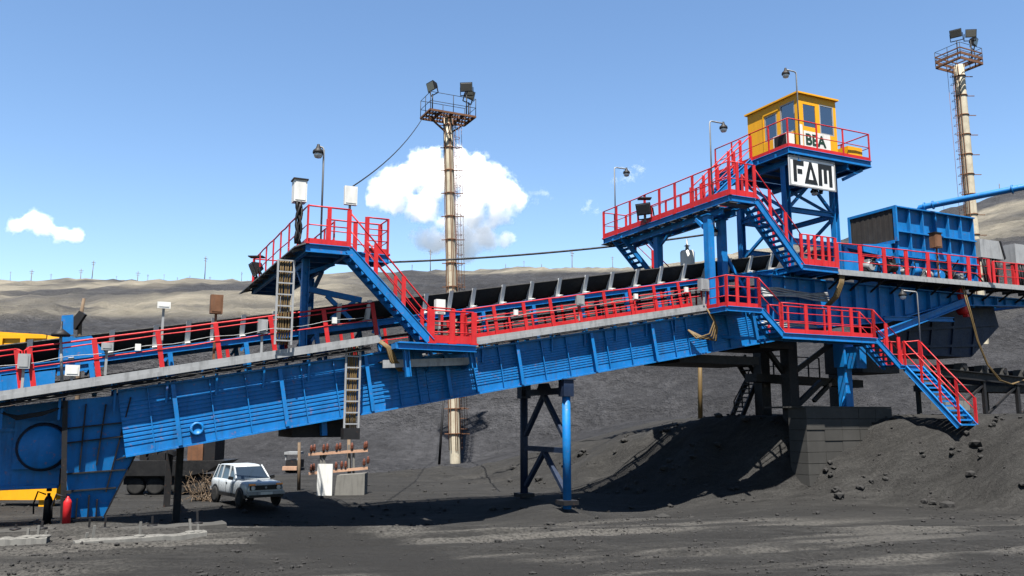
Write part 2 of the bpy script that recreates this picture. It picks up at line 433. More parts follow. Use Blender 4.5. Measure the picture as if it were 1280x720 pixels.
# ------------------------------------------------------------------ sky, sun, camera
SUN_EL, SUN_AZ = R_(66), R_(184)       # azimuth from +Y clockwise
w = bpy.data.worlds.new('World'); SC.world = w; w.use_nodes = True
nt = w.node_tree; bg = nt.nodes['Background']
sk = nd(nt, 'ShaderNodeTexSky'); sk.sky_type = 'NISHITA'; sk.sun_disc = False
sk.sun_elevation = SUN_EL; sk.sun_rotation = SUN_AZ; sk.altitude = 300; sk.air_density = 1.0; sk.dust_density = .25; sk.ozone_density = 1.3
hs = nd(nt, 'ShaderNodeHueSaturation'); hs.inputs['Saturation'].default_value = 1.10; nt.links.new(sk.outputs[0], hs.inputs['Color'])
nt.links.new(mixc(nt, 1.0, hs.outputs[0], (.93, 1.0, 1.06)) if False else hs.outputs[0], bg.inputs['Color']); bg.inputs['Strength'].default_value = .05
ld = bpy.data.lights.new('sun', 'SUN'); ld.energy = 5.0; ld.angle = R_(.53); ld.color = (1, .955, .88)
lo = bpy.data.objects.new('sun', ld); COL.objects.link(lo)
sd = Vector((math.sin(SUN_AZ)*math.cos(SUN_EL), math.cos(SUN_AZ)*math.cos(SUN_EL), math.sin(SUN_EL)))
lo.rotation_euler = (-sd).to_track_quat('-Z', 'Y').to_euler(); lo.location = (0, -40, 80)
cd = bpy.data.cameras.new('camera'); cam = bpy.data.objects.new('camera', cd); COL.objects.link(cam); SC.camera = cam
cd.sensor_width = 36; cd.lens = F/1280*36; cd.clip_end = 8000; cd.clip_start = .1
cam.location = CAM; cam.rotation_euler = (math.pi/2+PIT, 0, 0)
SC.view_settings.view_transform = 'Standard'; SC.view_settings.look = 'None'; SC.view_settings.gamma = 1; SC.view_settings.exposure = 2.12
SC.cycles.volume_step_rate = .25; SC.cycles.volume_max_steps = 256; SC.cycles.volume_bounces = 6; SC.cycles.max_bounces = 10; SC.cycles.transparent_max_bounces = 12

# ------------------------------------------------------------------ clouds: puffed bodies of scattering vapour
def cloud_mat(name, dens, lobes, S):
    m = bpy.data.materials.new(name); m.use_nodes = True; nt = m.node_tree
    nt.nodes.remove(nt.nodes['Principled BSDF'])
    # billowed density: soft-edged lobes eaten into by turbulent noise
    g = nd(nt, 'ShaderNodeNewGeometry'); acc = None
    for p, r in lobes:
        vd = nd(nt, 'ShaderNodeVectorMath', operation='DISTANCE'); nt.links.new(g.outputs['Position'], vd.inputs[0]); vd.inputs[1].default_value = p
        q = math_node(nt, 'SUBTRACT', 1.0, math_node(nt, 'DIVIDE', vd.outputs['Value'], r*1.18))
        acc = q if acc is None else math_node(nt, 'SMOOTH_MAX', acc, q)
        if acc is not q: acc.node.inputs[2].default_value = .25
    n1 = noise_node(nt, g.outputs['Position'], 1/((38 if len(lobes) > 4 else 15)*S), 7, .66)
    d = math_node(nt, 'SUBTRACT', acc, math_node(nt, 'MULTIPLY', math_node(nt, 'SUBTRACT', n1.outputs['Fac'], .30 if len(lobes) > 4 else .26), 1.9 if len(lobes) > 4 else 2.9))
    mr = nd(nt, 'ShaderNodeMapRange', interpolation_type='SMOOTHSTEP'); nt.links.new(d, mr.inputs['Value'])
    mr.inputs['From Min'].default_value = 0.0; mr.inputs['From Max'].default_value = .30; mr.inputs['To Max'].default_value = dens
    vs = nd(nt, 'ShaderNodeVolumeScatter'); vs.inputs['Color'].default_value = (.96, .965, .975, 1); vs.inputs['Density'].default_value = dens; vs.inputs['Anisotropy'].default_value = .25
    nt.links.new(mr.outputs[0], vs.inputs['Density'])
    nt.links.new(vs.outputs[0], nt.nodes['Material Output'].inputs['Volume'])
    return m
def cloud(name, blobs, dist, dens, label, vox=.035, nse=.35):
    c = Vector((0, 0, 0)); ps = []
    for x, y, r in blobs:
        rr = ray(x, y); p = CAM+rr*(dist/rr.y); ps.append((p, r/F*dist)); c += p
    c /= len(ps)
    bm = bmesh.new()
    rng = random.Random(len(blobs))
    for p, r in ps:
        for v in bmesh.ops.create_icosphere(bm, subdivisions=3, radius=r*1.05)['verts']: v.co = v.co+(p-c)
    me = bpy.data.meshes.new(name); bm.to_mesh(me); bm.free()
    o = bpy.data.objects.new(name, me); COL.objects.link(o)
    rm = o.modifiers.new('m', 'REMESH'); rm.mode = 'VOXEL'; rm.voxel_size = vox*dist/10
    dg = bpy.context.evaluated_depsgraph_get(); me2 = bpy.data.meshes.new_from_object(o.evaluated_get(dg)); o.modifiers.clear(); o.data = me2
    S = dist/1500
    me2.materials.clear(); me2.materials.append(cloud_mat(name+'_vapour', dens, ps, S))
    o.location = c; tag(o, label, 'cloud', kind='stuff')
    return o
cloud('cloud', [(478,240,26),(500,226,34),(535,214,40),(563,216,44),(602,228,42),(630,246,34),(590,262,40),(535,256,38),(490,252,26),(560,278,26),(618,272,26),(600,205,20),(540,196,18),(575,192,18),(648,250,20),(466,250,16)], 1500, .05,
      'big white heaped cloud behind the middle mast', .03)
cloud('cloud', [(530,300,24),(552,303,30),(580,301,32),(606,298,26),(632,298,18)], 1560, .05, 'thin flat white cloud under the big heaped one', .03)
cloud('cloud', [(22,281,17),(38,274,20),(55,284,21),(75,291,16),(94,294,12)], 1500, .05, 'small white cloud low over the left horizon', .03)
cloud('cloud', [(784,219,21),(799,211,18),(770,229,15)], 1600, .014, 'faint wispy cloud beside the far lamp of the high gallery', .02)
cloud('cloud', [(734,259,17),(744,264,15)], 1600, .014, 'tiny faint cloud left of the high gallery', .02)
cloud('cloud', [(666,247,19),(683,242,15)], 1600, .014, 'faint cloud scrap just right of the big heaped cloud', .02)

# ================================================================== THE BELT CONVEYOR
TI = .176; CI = 1/math.sqrt(1+TI*TI); SI = TI*CI
UPI = (-SI*D + Vector((0,0,CI))).normalized()
DI = (CI*D + Vector((0,0,SI))).normalized()
def G(a, v, b):                               # girder frame: a along the slope, b square to it from the bottom chord
    return L(a*CI-b*SI, v, 5.2+a*SI+b*CI)
def zb(u): return 9.506+TI*u                  # belt edge height
def w1(u): return 8.16+.188*u                 # lower walkway
def w2(u): return 7.42+TI*u                   # upper walkway
conv = thing('belt_conveyor', 'long blue inclined belt conveyor with black trough belt and grey edged walkways', 'conveyor', L(-18, 2, 0))
def girder(a0, a1, hgt, v, sgn, name):
    mb = MB(); n = 11; st = .30; prof = [(0, 0)]
    step = (hgt-.55)/n
    for k in range(n):
        b0 = .28+k*step
        prof += [(0, b0), (.02, b0+.02), (.02, b0+step*.72), (0, b0+step*.78)]
    prof.append((0, hgt)); back = [(-.22, hgt), (-.22, 0)]
    full = prof+back
    mb.prism([G(a0, v-sgn*p, b) for p, b in full], (a1-a0)*DI)
    mb.box(a0, a1, min(v+sgn*.24, v-sgn*.16), max(v+sgn*.24, v-sgn*.16), -.06, -.002, G)
    mb.box(a0, a1, min(v+sgn*.24, v-sgn*.16), max(v+sgn*.24, v-sgn*.16), hgt+.002, hgt+.07, G)
    return mb
RIBS1 = [-15.6,-13.9,-12.35,-10.9,-9.4,-8.2,-6.9]
for v, sg in ((0, 1), (4, -1)):
    mb = girder(-17.3, -6.3, 2.15, v, sg, 'g1')
    mb2 = girder(-6.28, 13.6, 1.72, v, sg, 'g2')
    mb.add(mb2.v, mb2.f)
    a = -16.4; k = 0
    while a < 13:
        h = 2.13 if a < -6.3 else 1.70
        big = k % 3 == 1
        pr = .26 if big else .11
        y0, y1 = (v-sg*pr, v+sg*.02) if sg > 0 else (v+sg*.02, v-sg*pr)
        mb.box(a, a+.035, min(y0,y1), max(y0,y1), .02, h, G)
        if big: mb.box(a-.05, a+.09, min(v-sg*.28, v-sg*.262), max(v-sg*.28, v-sg*.262), .02, h, G)
        a += 1.22 if k % 4 else .8; k += 1
    g = mb.build('girder', 'blue', conv)
mb = MB(); a = -16
while a < 13.5:
    h = 2.1 if a < -6.3 else 1.65
    mb.beam(G(a, .25, .1), G(a, 3.75, .1), .14, .2); mb.beam(G(a, .25, h-.2), G(a, 3.75, h-.2), .14, .2)
    mb.beam(G(a, .25, .12), G(a+2.2, 3.75, .12), .1, .08); a += 2.2
mb.build('cross_bracing', 'blue', conv)
mb = MB(); mb.box(-17.2, -6.4, .26, 3.74, 1.85, 1.9, G); mb.box(-6.2, 13.4, .26, 3.74, 1.46, 1.5, G); mb.build('deck_plate', 'steel', conv)  # solid plates added to shade the underside, rear leg and ground
# top chord, stanchions and stringers that carry the belt
mb = MB()
for v in (.75, 3.25):
    mb.ibeam(L(-24.5, v, zb(-24.5)-.86), L(13.2, v, zb(13.2)-.86), .16, .24, .03)
mb.build('stringer', 'blue', conv)
us = [-23.5,-21,-18.3,-15.8,-13.2,-10.6,-8.2,-6.0,-3.6,-1.2,1.2,3.6,6.0,8.4,10.8]
first = None
for v in (.75, 3.25):
    for u in us:
        hh = 1.45 if u > -6.5 else (1.25 if u > -17 else 1.1)
        m2 = MB(); p = L(u, v, zb(u)-.98); m2.beam(p-UPI*hh, p, .17, .16, D); m2.beam(p-UPI*.3-D*.22, p-UPI*.0, .1, .05, P); 
        o = m2.build('stanchion', 'blue', conv)
# the belt
def belt_profile(top, dz, dv=0.0):
    return [(.78-dv, .0+dz), (1.30-dv*.6, -.60+dz), (2.70+dv*.6, -.60+dz), (3.22+dv, .0+dz)]
pr = belt_profile(0, 0); pi = [(v+(.03 if v < 2 else -.03), z+.035) for v, z in pr]
mb = MB(); poly = pr+pi[::-1]
for ua, ub in ((-26, 13.4),):
    mb.prism([L(ua, v, zb(ua)+z) for v, z in poly], L(ub, 0, zb(ub))-L(ua, 0, zb(ua)))
mb.prism([L(-26, v, zb(-26)-1.45+z) for v, z in ((1,0),(3,0),(3,.03),(1,.03))], L(13, 0, zb(13))-L(-26, 0, zb(-26)))
belt = mb.build('belt', 'rubber', conv)
mb = MB()
lo_ = [(1.06, -.22), (1.30, -.50), (2.70, -.50), (2.94, -.22), (2.4, -.05), (2.0, .0), (1.6, -.05)]
mb.prism([L(-26, v, zb(-26)+z-.09) for v, z in lo_], L(13.2, 0, zb(13.2))-L(-26, 0, zb(-26)))
tag(mb.build('coal_load', 'coal', belt), 'coal lying in the belt trough', None)
# pale idler brackets under the belt, one by one
first = None
iu = [-23.2,-21.6,-20.26,-19.0,-17.79,-16.38,-15.3,-14.44,-13.4,-12.26,-11.0,-9.8,-8.6,-7.4,-6.2,-5.1]+[-4.06+1.385*k for k in range(13)]
for u in iu:
    if first is None:
        m2 = MB()
        for s in (0, 1):
            fl = (lambda v: v) if s == 0 else (lambda v: 4-v)
            m2.prism([L(0, fl(v), 9.506+z)-L(0,0,0) for v, z in ((.70,.09),(.80,.09),(1.24,-.63),(1.24,-.78),(.66,-.78),(.62,-.70),(.98,-.64))], DI*.17)
        m2.beam(L(0,1.2,9.506-.7)-L(0,0,0), L(0,2.8,9.506-.7)-L(0,0,0), .12, .12)
        first = m2.build('idler_bracket', 'white'); first.parent = conv; first.location = L(u, 0, TI*u)-Vector(conv.location)
    else: dup(first, L(u, 0, TI*u)-Vector(conv.location), conv)
m2 = MB()
for u in iu: m2.tube(L(u+.3, 1.25, zb(u)-.68), L(u+.3, 2.75, zb(u)-.68), .07, 10); m2.cut()
m2.builds('idler_roller', 'steel', conv)
# walkways
def walkway(u0, u1, fz, v0, v1, front, name='walkway'):
    mb = MB(); dv = L(u1, 0, fz(u1))-L(u0, 0, fz(u0))
    nb = int((v1-v0)/.085)
    for k in range(nb):
        vv = v0+(k+.5)*(v1-v0)/nb
        mb.prism([L(u0, v, fz(u0)+z) for v, z in ((vv-.015,-.05),(vv+.015,-.05),(vv+.015,-.005),(vv-.015,-.005))], dv)
    d = mb.build(name, 'grating', conv)
    e = MB(); s = -1 if front else 1; ve = v0 if front else v1
    pts = [(ve,-.27),(ve,.03),(ve+s*.05,.03),(ve+s*.05,-.12),(ve+s*.09,-.12),(ve+s*.09,-.27)]
    e.prism([L(u0, v, fz(u0)+z) for v, z in pts], dv)
    e.build('edge_channel', 'grey', d)
    b = MB(); u = u0+.4
    while u < u1:
        z = fz(u); b.beam(L(u, v0, z-.13), L(u, v1, z-.13), .09, .14)
        vi = v1 if front else v0; vo = v0 if front else v1
        gt = 5.2+TI*u+(1.9 if u < -6.6 else 1.55)
        b.beam(L(u, vo*.7+vi*.3, z-.22), L(u, (0 if front else 4)+(-.06 if front else .06), gt-.35), .07, .08)
        b.beam(L(u, (0 if front else 4), z-.1), L(u, (0 if front else 4), gt), .12, .1, D)
        u += 1.62; b.cut()
    b.builds('walkway_bracket', 'blue', d)
    return d
walkway(-26, -8.45, w1, -.48, .55, True); walkway(-26, -8.45, w1, 3.45, 4.62, False)
mb = MB(); mb.prism([L(-26, v, w1(-26)-.09+z) for v, z in ((-.46,0),(3.4,0),(3.4,.03),(-.46,.03))], L(-16.4, 0, w1(-16.4))-L(-26, 0, w1(-26))); mb.build('tail_shade_plate', 'steel', conv)  # solid plate added under the grating to shade the tail end
walkway(-4.35, 7.35, w2, -.34, .55, True); walkway(-8.3, 11.5, w2, 3.45, 4.62, False)
walkway(-8.35, -4.45, lambda u: 5.62+.06*(u+8), -.62, .2, True)
# railings of the walkways
def rl(u0, u1, fz, v, **k): return railing(conv, [L(u0, v, fz(u0)), L(u1, v, fz(u1))], up=UPI, **k)
rl(-25, -20.25, w1, -.30, h=1.30, spacing=2.2, toe=0, pw=.16, mids=(.5,.88)); rl(-19.9, -8.5, w1, -.30, h=1.30, spacing=2.1, toe=0, pw=.16, mids=(.5,.88))
rl(-25, -8.6, w1, 4.4, h=1.30, spacing=2.3, toe=0)
rl(-4.7, 7.3, w2, -.30, h=1.22, spacing=1.42, toe=0, pw=.15, mids=(.36,.68)); rl(-8, 11.4, w2, 4.4, h=1.22, spacing=1.5, toe=.1)
rl(-4.4, 7.3, w2, .62, h=.72, spacing=1.05, toe=.22, pw=.09, name='belt_guard', mids=(.5,))
rl(-4.4, 7.3, w2, 3.38, h=.72, spacing=1.05, toe=.22, pw=.09, name='belt_guard', mids=(.5,))
m2 = MB(); m2.path([L(u, -.40, w1(u)+.82+.035*math.sin(u*2.9)) for u in [-25+.4*k for k in range(41)]], .012, 5); m2.build('pull_cord', 'grey', conv)
m2 = MB(); m2.path([L(u, -.38, w2(u)+.72+.035*math.sin(u*3.1)) for u in [-4.4+.4*k for k in range(30)]], .012, 5); m2.build('pull_cord', 'grey', conv)
for u, fz in ((-22.4,w1),(-16.9,w1),(-10.2,w1),(-2.6,w2),(3.4,w2),(6.2,w2)):
    m2 = MB(); m2.box(u-.09,u+.09,-.46,-.36,fz(u)+.72,fz(u)+.95); m2.build('stop_switch', 'white', conv)
rg = random.Random(11)
for k in range(7):
    u0 = -4+k*1.6+rg.random(); m2 = MB(); n = 7; vs = []
    for i in range(n+1):
        for j in range(n+1):
            x, y = i/n*2-1, j/n*2-1; hgt = max(0, 1-x*x-y*y)*rg.uniform(.7,1.1)
            vs.append(L(u0+x*.75, 2+y*.7, 0)+Vector((0,0,5.2+TI*(u0+x*.75)+1.52+.32*hgt)))
    m2.add(vs, [(i*(n+1)+j, (i+1)*(n+1)+j, (i+1)*(n+1)+j+1, i*(n+1)+j+1) for i in range(n) for j in range(n)]); m2.build('spilled_coal', 'coal', conv)
# rounded rail ends and gate at the left
m2 = MB()
for u, s in ((-20.25, 1), (-19.9, -1)):
    p = [L(u, -.30, w1(u))+UPI*1.30, L(u+.13*s, -.30, w1(u+.13*s))+UPI*1.22, L(u+.15*s, -.30, w1(u+.15*s))+UPI*.74, L(u, -.30, w1(u))+UPI*.65]
    m2.path(p, .03, 8)
m2.build('rail_end_loop', 'red', conv)
# ---- tail hopper at the left end
tail = [(-26.5,1.05),(-19.0,1.12),(-18.98,4.05),(-26.5,3.0)]
hop = [(-18.94,4.02),(-16.6,4.30),(-15.95,2.42),(-16.68,2.31),(-17.56,.12),(-18.66,.12)]
TV = lambda z: max(0.0, (4.0-z)*.17)
mb = MB(); nh = len(hop); mb.add([L(u, TV(z), z) for u, z in hop]+[L(u, 4-TV(z), z) for u, z in hop], [list(range(nh))[::-1], list(range(nh, 2*nh))]+[(i,(i+1)%nh,(i+1)%nh+nh,i+nh) for i in range(nh)])
th = mb.build('tail_hopper', 'blue', conv)
mb = MB()
def vz(u0, z0, u1, z1, w=.10, t=.045, v=-.06): mb.beam(L(u0, v+TV(z0), z0), L(u1, v+TV(z1), z1), t, .13, P)
for a in [(-18.9,3.1,-17.0,3.32),(-18.9,2.62,-17.05,2.85),(-17.3,2.05,-16.3,2.4),(-18.8,1.62,-17.0,1.72),(-18.75,1.05,-17.25,1.12),(-18.66,.16,-17.6,.16),
          (-17.0,4.15,-17.55,1.0),(-17.75,3.9,-17.9,1.9),(-18.35,3.9,-18.4,1.75),(-18.05,.9,-18.05,.16),(-18.4,.8,-18.4,.16),(-17.8,.75,-17.8,.16),
          (-16.68,2.31,-17.56,.16),(-15.95,2.42,-16.68,2.33)]: vz(*a)
mb.build('stiffener', 'steel', th)
mb = MB(); mb.beam(L(-18.97,-.06,4.0), L(-18.76,-.06,.1), .10, .16, D); mb.build('corner_post', 'steel', conv)
mb = MB(); mb.prism([L(u, 1.02, z) for u, z in tail], P*2.4); tl = mb.build('tail_casing', 'blue', conv)
mb = MB(); mb.box(-26.4, -19.05, .90, 1.018, 3.0, 3.12); mb.box(-26.4, -19.05, .88, 1.018, 1.14, 1.24)
for u in (-21.2, -23.2, -25.2): mb.box(u, u+.06, .88, 1.018, 1.24, 3.0)
mb.build('stiffener', 'blue', tl)
cx, cz = Q(53, 559, .35)
mb = MB(); mb.box(cx-.86, cx+.70, .8, 1.018, cz-.72, cz+.86); mb.build('mounting_plate', 'blue', tl)
mb = MB(); mb.lathe(L(cx, .9, cz), [(.70,0),(.70,.48),(.66,.52),(0,.525)], 36, -P); mb.build('round_cover', 'blue', tl)
mb = MB(); mb.lathe(L(cx, .8, cz), [(.80,0),(.80,.08),(.701,.08)], 36, -P); mb.build('bearing_ring', 'navy', tl)
mb = MB()
for k in range(3): mb.path([L(-20.9+k*.1, -.12, 3.62), L(-20.3, -.15-.05*k, 3.5-k*.05), L(-19.6, -.15, 3.62-k*.04), L(-19.0, -.1, 3.8)], .035, 6)
mb.build('hydraulic_hose', 'steel', tl)
# blue head plate above the walkway at the left
mb = MB(); mb.prism([L(u, .72, z) for u, z in ((-19.3,4.85),(-17.9,5.2),(-17.9,5.7),(-18.35,6.25),(-18.9,6.15),(-18.95,6.95),(-19.3,6.9))], P*.06)
mb.prism([L(u, .68, z) for u, z in ((-22.5,3.95),(-19.35,4.55),(-19.35,5.05),(-22.5,4.55))], P*.05)
mb.build('side_plate', 'blue', conv)
# supports of the left section
gx = RR(208, 636, -.38)
mb = MB(); zt = 5.2+TI*gx[0]+.02; mb.beam(L(gx[0], gx[1], -.6), L(gx[0], gx[1], zt), .26, .26, D); mb.beam(L(gx[0], 3.6, -.6), L(gx[0], 3.6, zt), .26, .26, D)
mb.beam(L(gx[0], gx[1], zt-.5), L(gx[0], 3.6, zt-.5), .2, .2); mb.build('support_leg', 'steel', conv)
# dark drive box slung under the girder
a0 = Q(362, 545, 1); a1 = Q(430, 552, 1)
mb = MB(); mb.box(a0[0], a1[0]+.1, .6, 3.2, a0[1]-.05, a0[1]+.95); mb.box(a0[0]-.4, a0[0], .8, 3, a0[1]+.55, a0[1]+.98)
mb.build('drive_housing', 'steel', conv)
mb = MB(); mb.beam(L(a0[0]+1.15, .45, a0[1]+.02), L(a0[0]+1.05, .45, a0[1]+1.4), .2, .38, P); mb.build('hanger', 'blue', conv)
# side fittings on the girder
for (px, py) in ((246, 536),):
    c = Q(px, py, -.05)
    mb = MB(); mb.lathe(L(c[0], -.04, c[1]), [(.24,0),(.24,.14),(.16,.16),(.15,.1),(0,.1)], 16, -P); mb.build('inspection_port', 'blue' if py > 500 and px > 240 else 'steel', conv)
# cable runs under the walkway edge
mb = MB()
for k in range(5):
    r2 = random.Random(k); pts = []
    for i in range(30):
        u = -25+i*.56; pts.append(L(u, -.25-.06*k, w1(u)-.32-.05*abs(math.sin(i*1.3+k))-.03*k))
    mb.path(pts, .022, 5)
for k in range(4):
    pts = []
    for i in range(24):
        u = -4.2+i*.5; pts.append(L(u, -.2-.07*k, w2(u)-.30-.04*abs(math.sin(i*1.1+k))))
    mb.path(pts, .022, 5)
mb.build('cable_run', 'steel', conv)
mb = MB()
for k in range(4): mb.path([L(-8.6+.05*k, -.5, 6.4), L(-8.2+.06*k, -.62, 6.1), L(-8.05+.08*k, -.66, 5.6), L(-7.7+.1*k, -.6, 5.25), L(-7.3, -.3, 5.3)], .045, 6)
mb.cut()
for k in range(4): mb.path([L(7.3+.06*k, -.5, 8.5), L(7.45+.05*k, -.8, 7.9-.1*k), L(7.2+.12*k, -.75, 7.3-.1*k), L(6.7+.2*k, -.4, 7.1), L(6.4, -.2, 7.5)], .045, 6)
mb.builds('hanging_cable', 'cable', conv)
# ---- stair landing hung on the girder at the middle (bottom of the bridge stair)
pz = 6.15
mb = MB(); mb.ibeam(L(-8.0,-1.28,pz), L(-4.78,-1.28,pz-.02), .18, .26, .03); mb.ibeam(L(-8.0,-.35,pz), L(-4.78,-.35,pz-.02), .18, .26, .03)
for u in (-7.95,-6.4,-4.85): mb.beam(L(u,-1.2,pz), L(u,.75,pz), .16, .2)
mb.box(-7.9,-4.85,-1.2,-.4,pz+.135,pz+.17)
for u in (-7.6,-4.9): mb.ibeam(L(u,-1.1,pz-.12), L(u+.12,-1.1,pz-1.15 if u < -7 else pz-.75), .22, .2, .03, D); mb.beam(L(u+.1,-1.1,pz-.9 if u<-7 else pz-.6), L(u+.1,.05,pz-.7), .12, .12)
mb.build('stair_landing', 'blue', conv)
# ---- lower landing, stair and platform toward the right
Z1, Z2, Z3, ZG = 8.5, 7.42, 6.12, 3.12
mb = MB(); mb.ibeam(L(7.4,-1.8,Z1-.12), L(9.4,-1.8,Z1-.12), .14, .24, .03); mb.ibeam(L(7.4,-.45,Z1-.12), L(9.4,-.45,Z1-.12), .14, .24, .03); mb.ibeam(L(7.4,-1.74,Z1-.12), L(7.4,-.4,Z1-.12), .14, .24, .03)
mb.box(7.4,9.4,-1.72,.5,Z1,Z1+.03); mb.beam(L(8.9,-1.75,Z1-.25), L(9.25,-1.6,Z1-1.45), .16, .16, D); mb.beam(L(9.25,-1.6,Z1-1.4), L(8.6,.0,Z1-1.2), .14, .14)
mb.ibeam(L(10.62,-1.8,Z2-.14), L(16.74,-1.8,Z2-.14), .14, .28, .03); mb.ibeam(L(10.62,-.85,Z2-.14), L(16.74,-.85,Z2-.14), .14, .28, .03)
mb.box(10.62,16.74,-1.72,-.9,Z2,Z2+.03)
for k in range(7): u = 10.7+k*1.0; mb.beam(L(u,-1.75,Z2-.1), L(u,.3,Z2-.1), .1, .16)
mb.ibeam(L(18.3,-1.8,Z3-.1), L(19.95,-1.8,Z3-.1), .12, .2, .03); mb.box(18.3,19.9,-1.74,-.6,Z3,Z3+.03); mb.beam(L(18.4,-.7,Z3-.1), L(18.4,.4,Z3+1), .14, .14)
mb.build('access_platform', 'blue', conv)
railing(conv, [L(7.45,-.4,Z1), L(7.45,-1.75,Z1), L(9.35,-1.75,Z1)], h=1.42, posts=[2,3], pw=.17, mids=(.34,.66), toe=.2)
railing(conv, [L(9.35,-1.75,Z1), L(10.62,-1.75,Z2)], h=1.42, posts=[1], pw=.17, mids=(.5,), toe=0)
railing(conv, [L(10.66,-1.75,Z2), L(16.7,-1.75,Z2)], h=1.42, posts=[4], pw=.2, mids=(.36,.68), toe=.22)
railing(conv, [L(10.66,-.88,Z2), L(16.7,-.88,Z2)], h=1.42, posts=[5], pw=.1, mids=(.5,), toe=0)
railing(conv, [L(16.7,-1.75,Z2), L(18.4,-1.75,Z3)], h=1.42, posts=[2], pw=.2, mids=(.5,), toe=0)
railing(conv, [L(16.7,-.9,Z2), L(18.4,-.9,Z3)], h=1.42, posts=[2], pw=.12, mids=(.5,), toe=0)
railing(conv, [L(18.35,-.66,Z3), L(19.9,-.66,Z3), L(19.9,-1.75,Z3)], h=1.3, posts=[2,1], pw=.12, mids=(.5,), toe=.1)
stair(conv, L(9.42,-1.8,Z1-.1), L(10.64,-1.8,Z2-.1), .9, 5, P)
stair(conv, L(16.76,-1.8,Z2-.1), L(18.34,-1.8,Z3-.1), .9, 6, P)
stair(conv, L(18.67,-1.8,Z3-.12), L(18.67,-4.6,ZG-.05), 1.22, 13, D)
railing(conv, [L(18.67,-1.85,Z3), L(18.67,-4.6,ZG+.1)], h=1.22, posts=[3], pw=.11, mids=(.5,), toe=0)
railing(conv, [L(19.89,-1.85,Z3), L(19.89,-4.6,ZG+.1)], h=1.22, posts=[3], pw=.15, mids=(.5,), toe=0)

# ------------------------------------------------------------------ trestle under the conveyor
tr = thing('support_trestle', 'blue two legged trestle with crossed braces standing alone under the conveyor middle', 'support frame', L(0, 2, 0))
for v, zt in ((0, 5.12), (4, 5.12)):
    mb = MB(); zg = -.3; mb.tube(L(0, v, zg), L(0, v, zt-.1), .18, 18); lg = mb.build('leg', 'blue' if v == 0 else 'navy', tr)  # rear leg: conveyor shade put into its colour along with dirt
    mb = MB(); mb.box(-.24,.24,v-.24,v+.24,zt-.75,zt-.05); mb.box(-.3,.3,v-.3,v+.3,zt-.05,zt); mb.build('head_collar', 'navy', lg)  # collar colour mixes dark paint with the girder's shade
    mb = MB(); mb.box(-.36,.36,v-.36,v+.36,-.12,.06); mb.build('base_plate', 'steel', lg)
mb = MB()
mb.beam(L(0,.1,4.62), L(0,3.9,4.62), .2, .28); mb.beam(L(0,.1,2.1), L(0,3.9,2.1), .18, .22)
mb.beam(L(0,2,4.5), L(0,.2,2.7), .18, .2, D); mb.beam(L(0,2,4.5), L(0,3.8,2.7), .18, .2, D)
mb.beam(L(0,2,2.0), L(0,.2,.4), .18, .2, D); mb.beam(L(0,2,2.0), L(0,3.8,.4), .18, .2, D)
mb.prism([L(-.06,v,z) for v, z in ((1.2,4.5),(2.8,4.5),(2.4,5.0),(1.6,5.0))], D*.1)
mb.build('brace', 'navy', tr)  # brace colour holds coal dirt and the shade under the belt
# ================================================================== CROSSOVER BRIDGE over the lower belt
ZB = 9.78
br = thing('crossover_bridge', 'blue crossover bridge with red railings and a stair, below the white cabinet', 'footbridge', L(-10.7, 2, w1(-10.7)))
mb = MB()
U0, U1, VN, VF = -11.55, -9.92, -1.2, 10.6
for u in (U0+.08, U1-.08): mb.ibeam(L(u, VN, ZB-.17), L(u, VF, ZB-.17), .14, .32, .03)
mb.ibeam(L(U0, VN, ZB-.17), L(U1, VN, ZB-.17), .14, .32, .03, ); mb.ibeam(L(U0, VF, ZB-.17), L(U1, VF, ZB-.17), .14, .32, .03)
v = VN+.9
while v < VF-.2: mb.beam(L(U0+.1, v, ZB-.2), L(U1-.1, v, ZB-.2), .1, .18); v += 1.25
mb.box(U0+.15, U1-.15, VN+.05, VF, ZB-.02, ZB+.02)
mb.ibeam(L(U1, -.32, ZB-.17), L(-8.1, -.32, ZB-.17), .14, .32, .03); mb.ibeam(L(U1, .75, ZB-.17), L(-8.1, .75, ZB-.17), .14, .32, .03); mb.ibeam(L(-8.14, -.4, ZB-.17), L(-8.14, .8, ZB-.17), .14, .32, .03)
mb.box(U1-.1, -8.1, -.3, .75, ZB-.015, ZB+.025)
mb.build('deck', 'blue', br)
mb = MB(); mb.prism([L(U0-.42, VN-.1, ZB-.22), L(U0-.0, VN-.1, ZB-.05), L(U0-.0, VF+1.2, ZB-.05), L(U0-.42, VF+1.2, ZB-.22)], Vector((0,0,.05)))
v = VN+.4
while v < VF+1: mb.beam(L(U0-.4, v, ZB-.28), L(U0, v, ZB-.16), .08, .08); v += 1.4
mb.build('side_tray', 'grating', br)
RH = 1.42
railing(br, [L(U0+.05, VF, ZB), L(U0+.05, VN+.02, ZB), L(U1-.02, VN+.02, ZB)], h=RH, posts=[7,2], pw=.15, mids=(.5,), toe=.2)
railing(br, [L(U0+.05, VF, ZB), L(U1-.05, VF, ZB), L(U1-.05, 1.0, ZB)], h=RH, posts=[1,6], pw=.12, mids=(.5,), toe=.16)
railing(br, [L(U1-.35, .72, ZB), L(-8.15, .72, ZB), L(-8.15, -.3, ZB), L(-9.0, -.3, ZB)], h=RH, posts=[2,1,1], pw=.17, mids=(.36,.68), toe=.22)
stair(br, L(-9.95, -1.2, ZB-.1), L(-6.62, -1.2, 6.34), .85, 14, P, h=.3)
railing(br, [L(-9.95, -1.17, ZB), L(-6.7, -1.17, 6.34), L(-5.7, -1.17, 6.32)], h=1.35, posts=[3,1], pw=.16, mids=(.5,), toe=0)
railing(br, [L(-9.0, -.38, ZB-.9), L(-6.7, -.38, 6.34), L(-5.0, -.38, 6.32)], h=1.35, posts=[2,2], pw=.14, mids=(.36,.68), toe=.0)
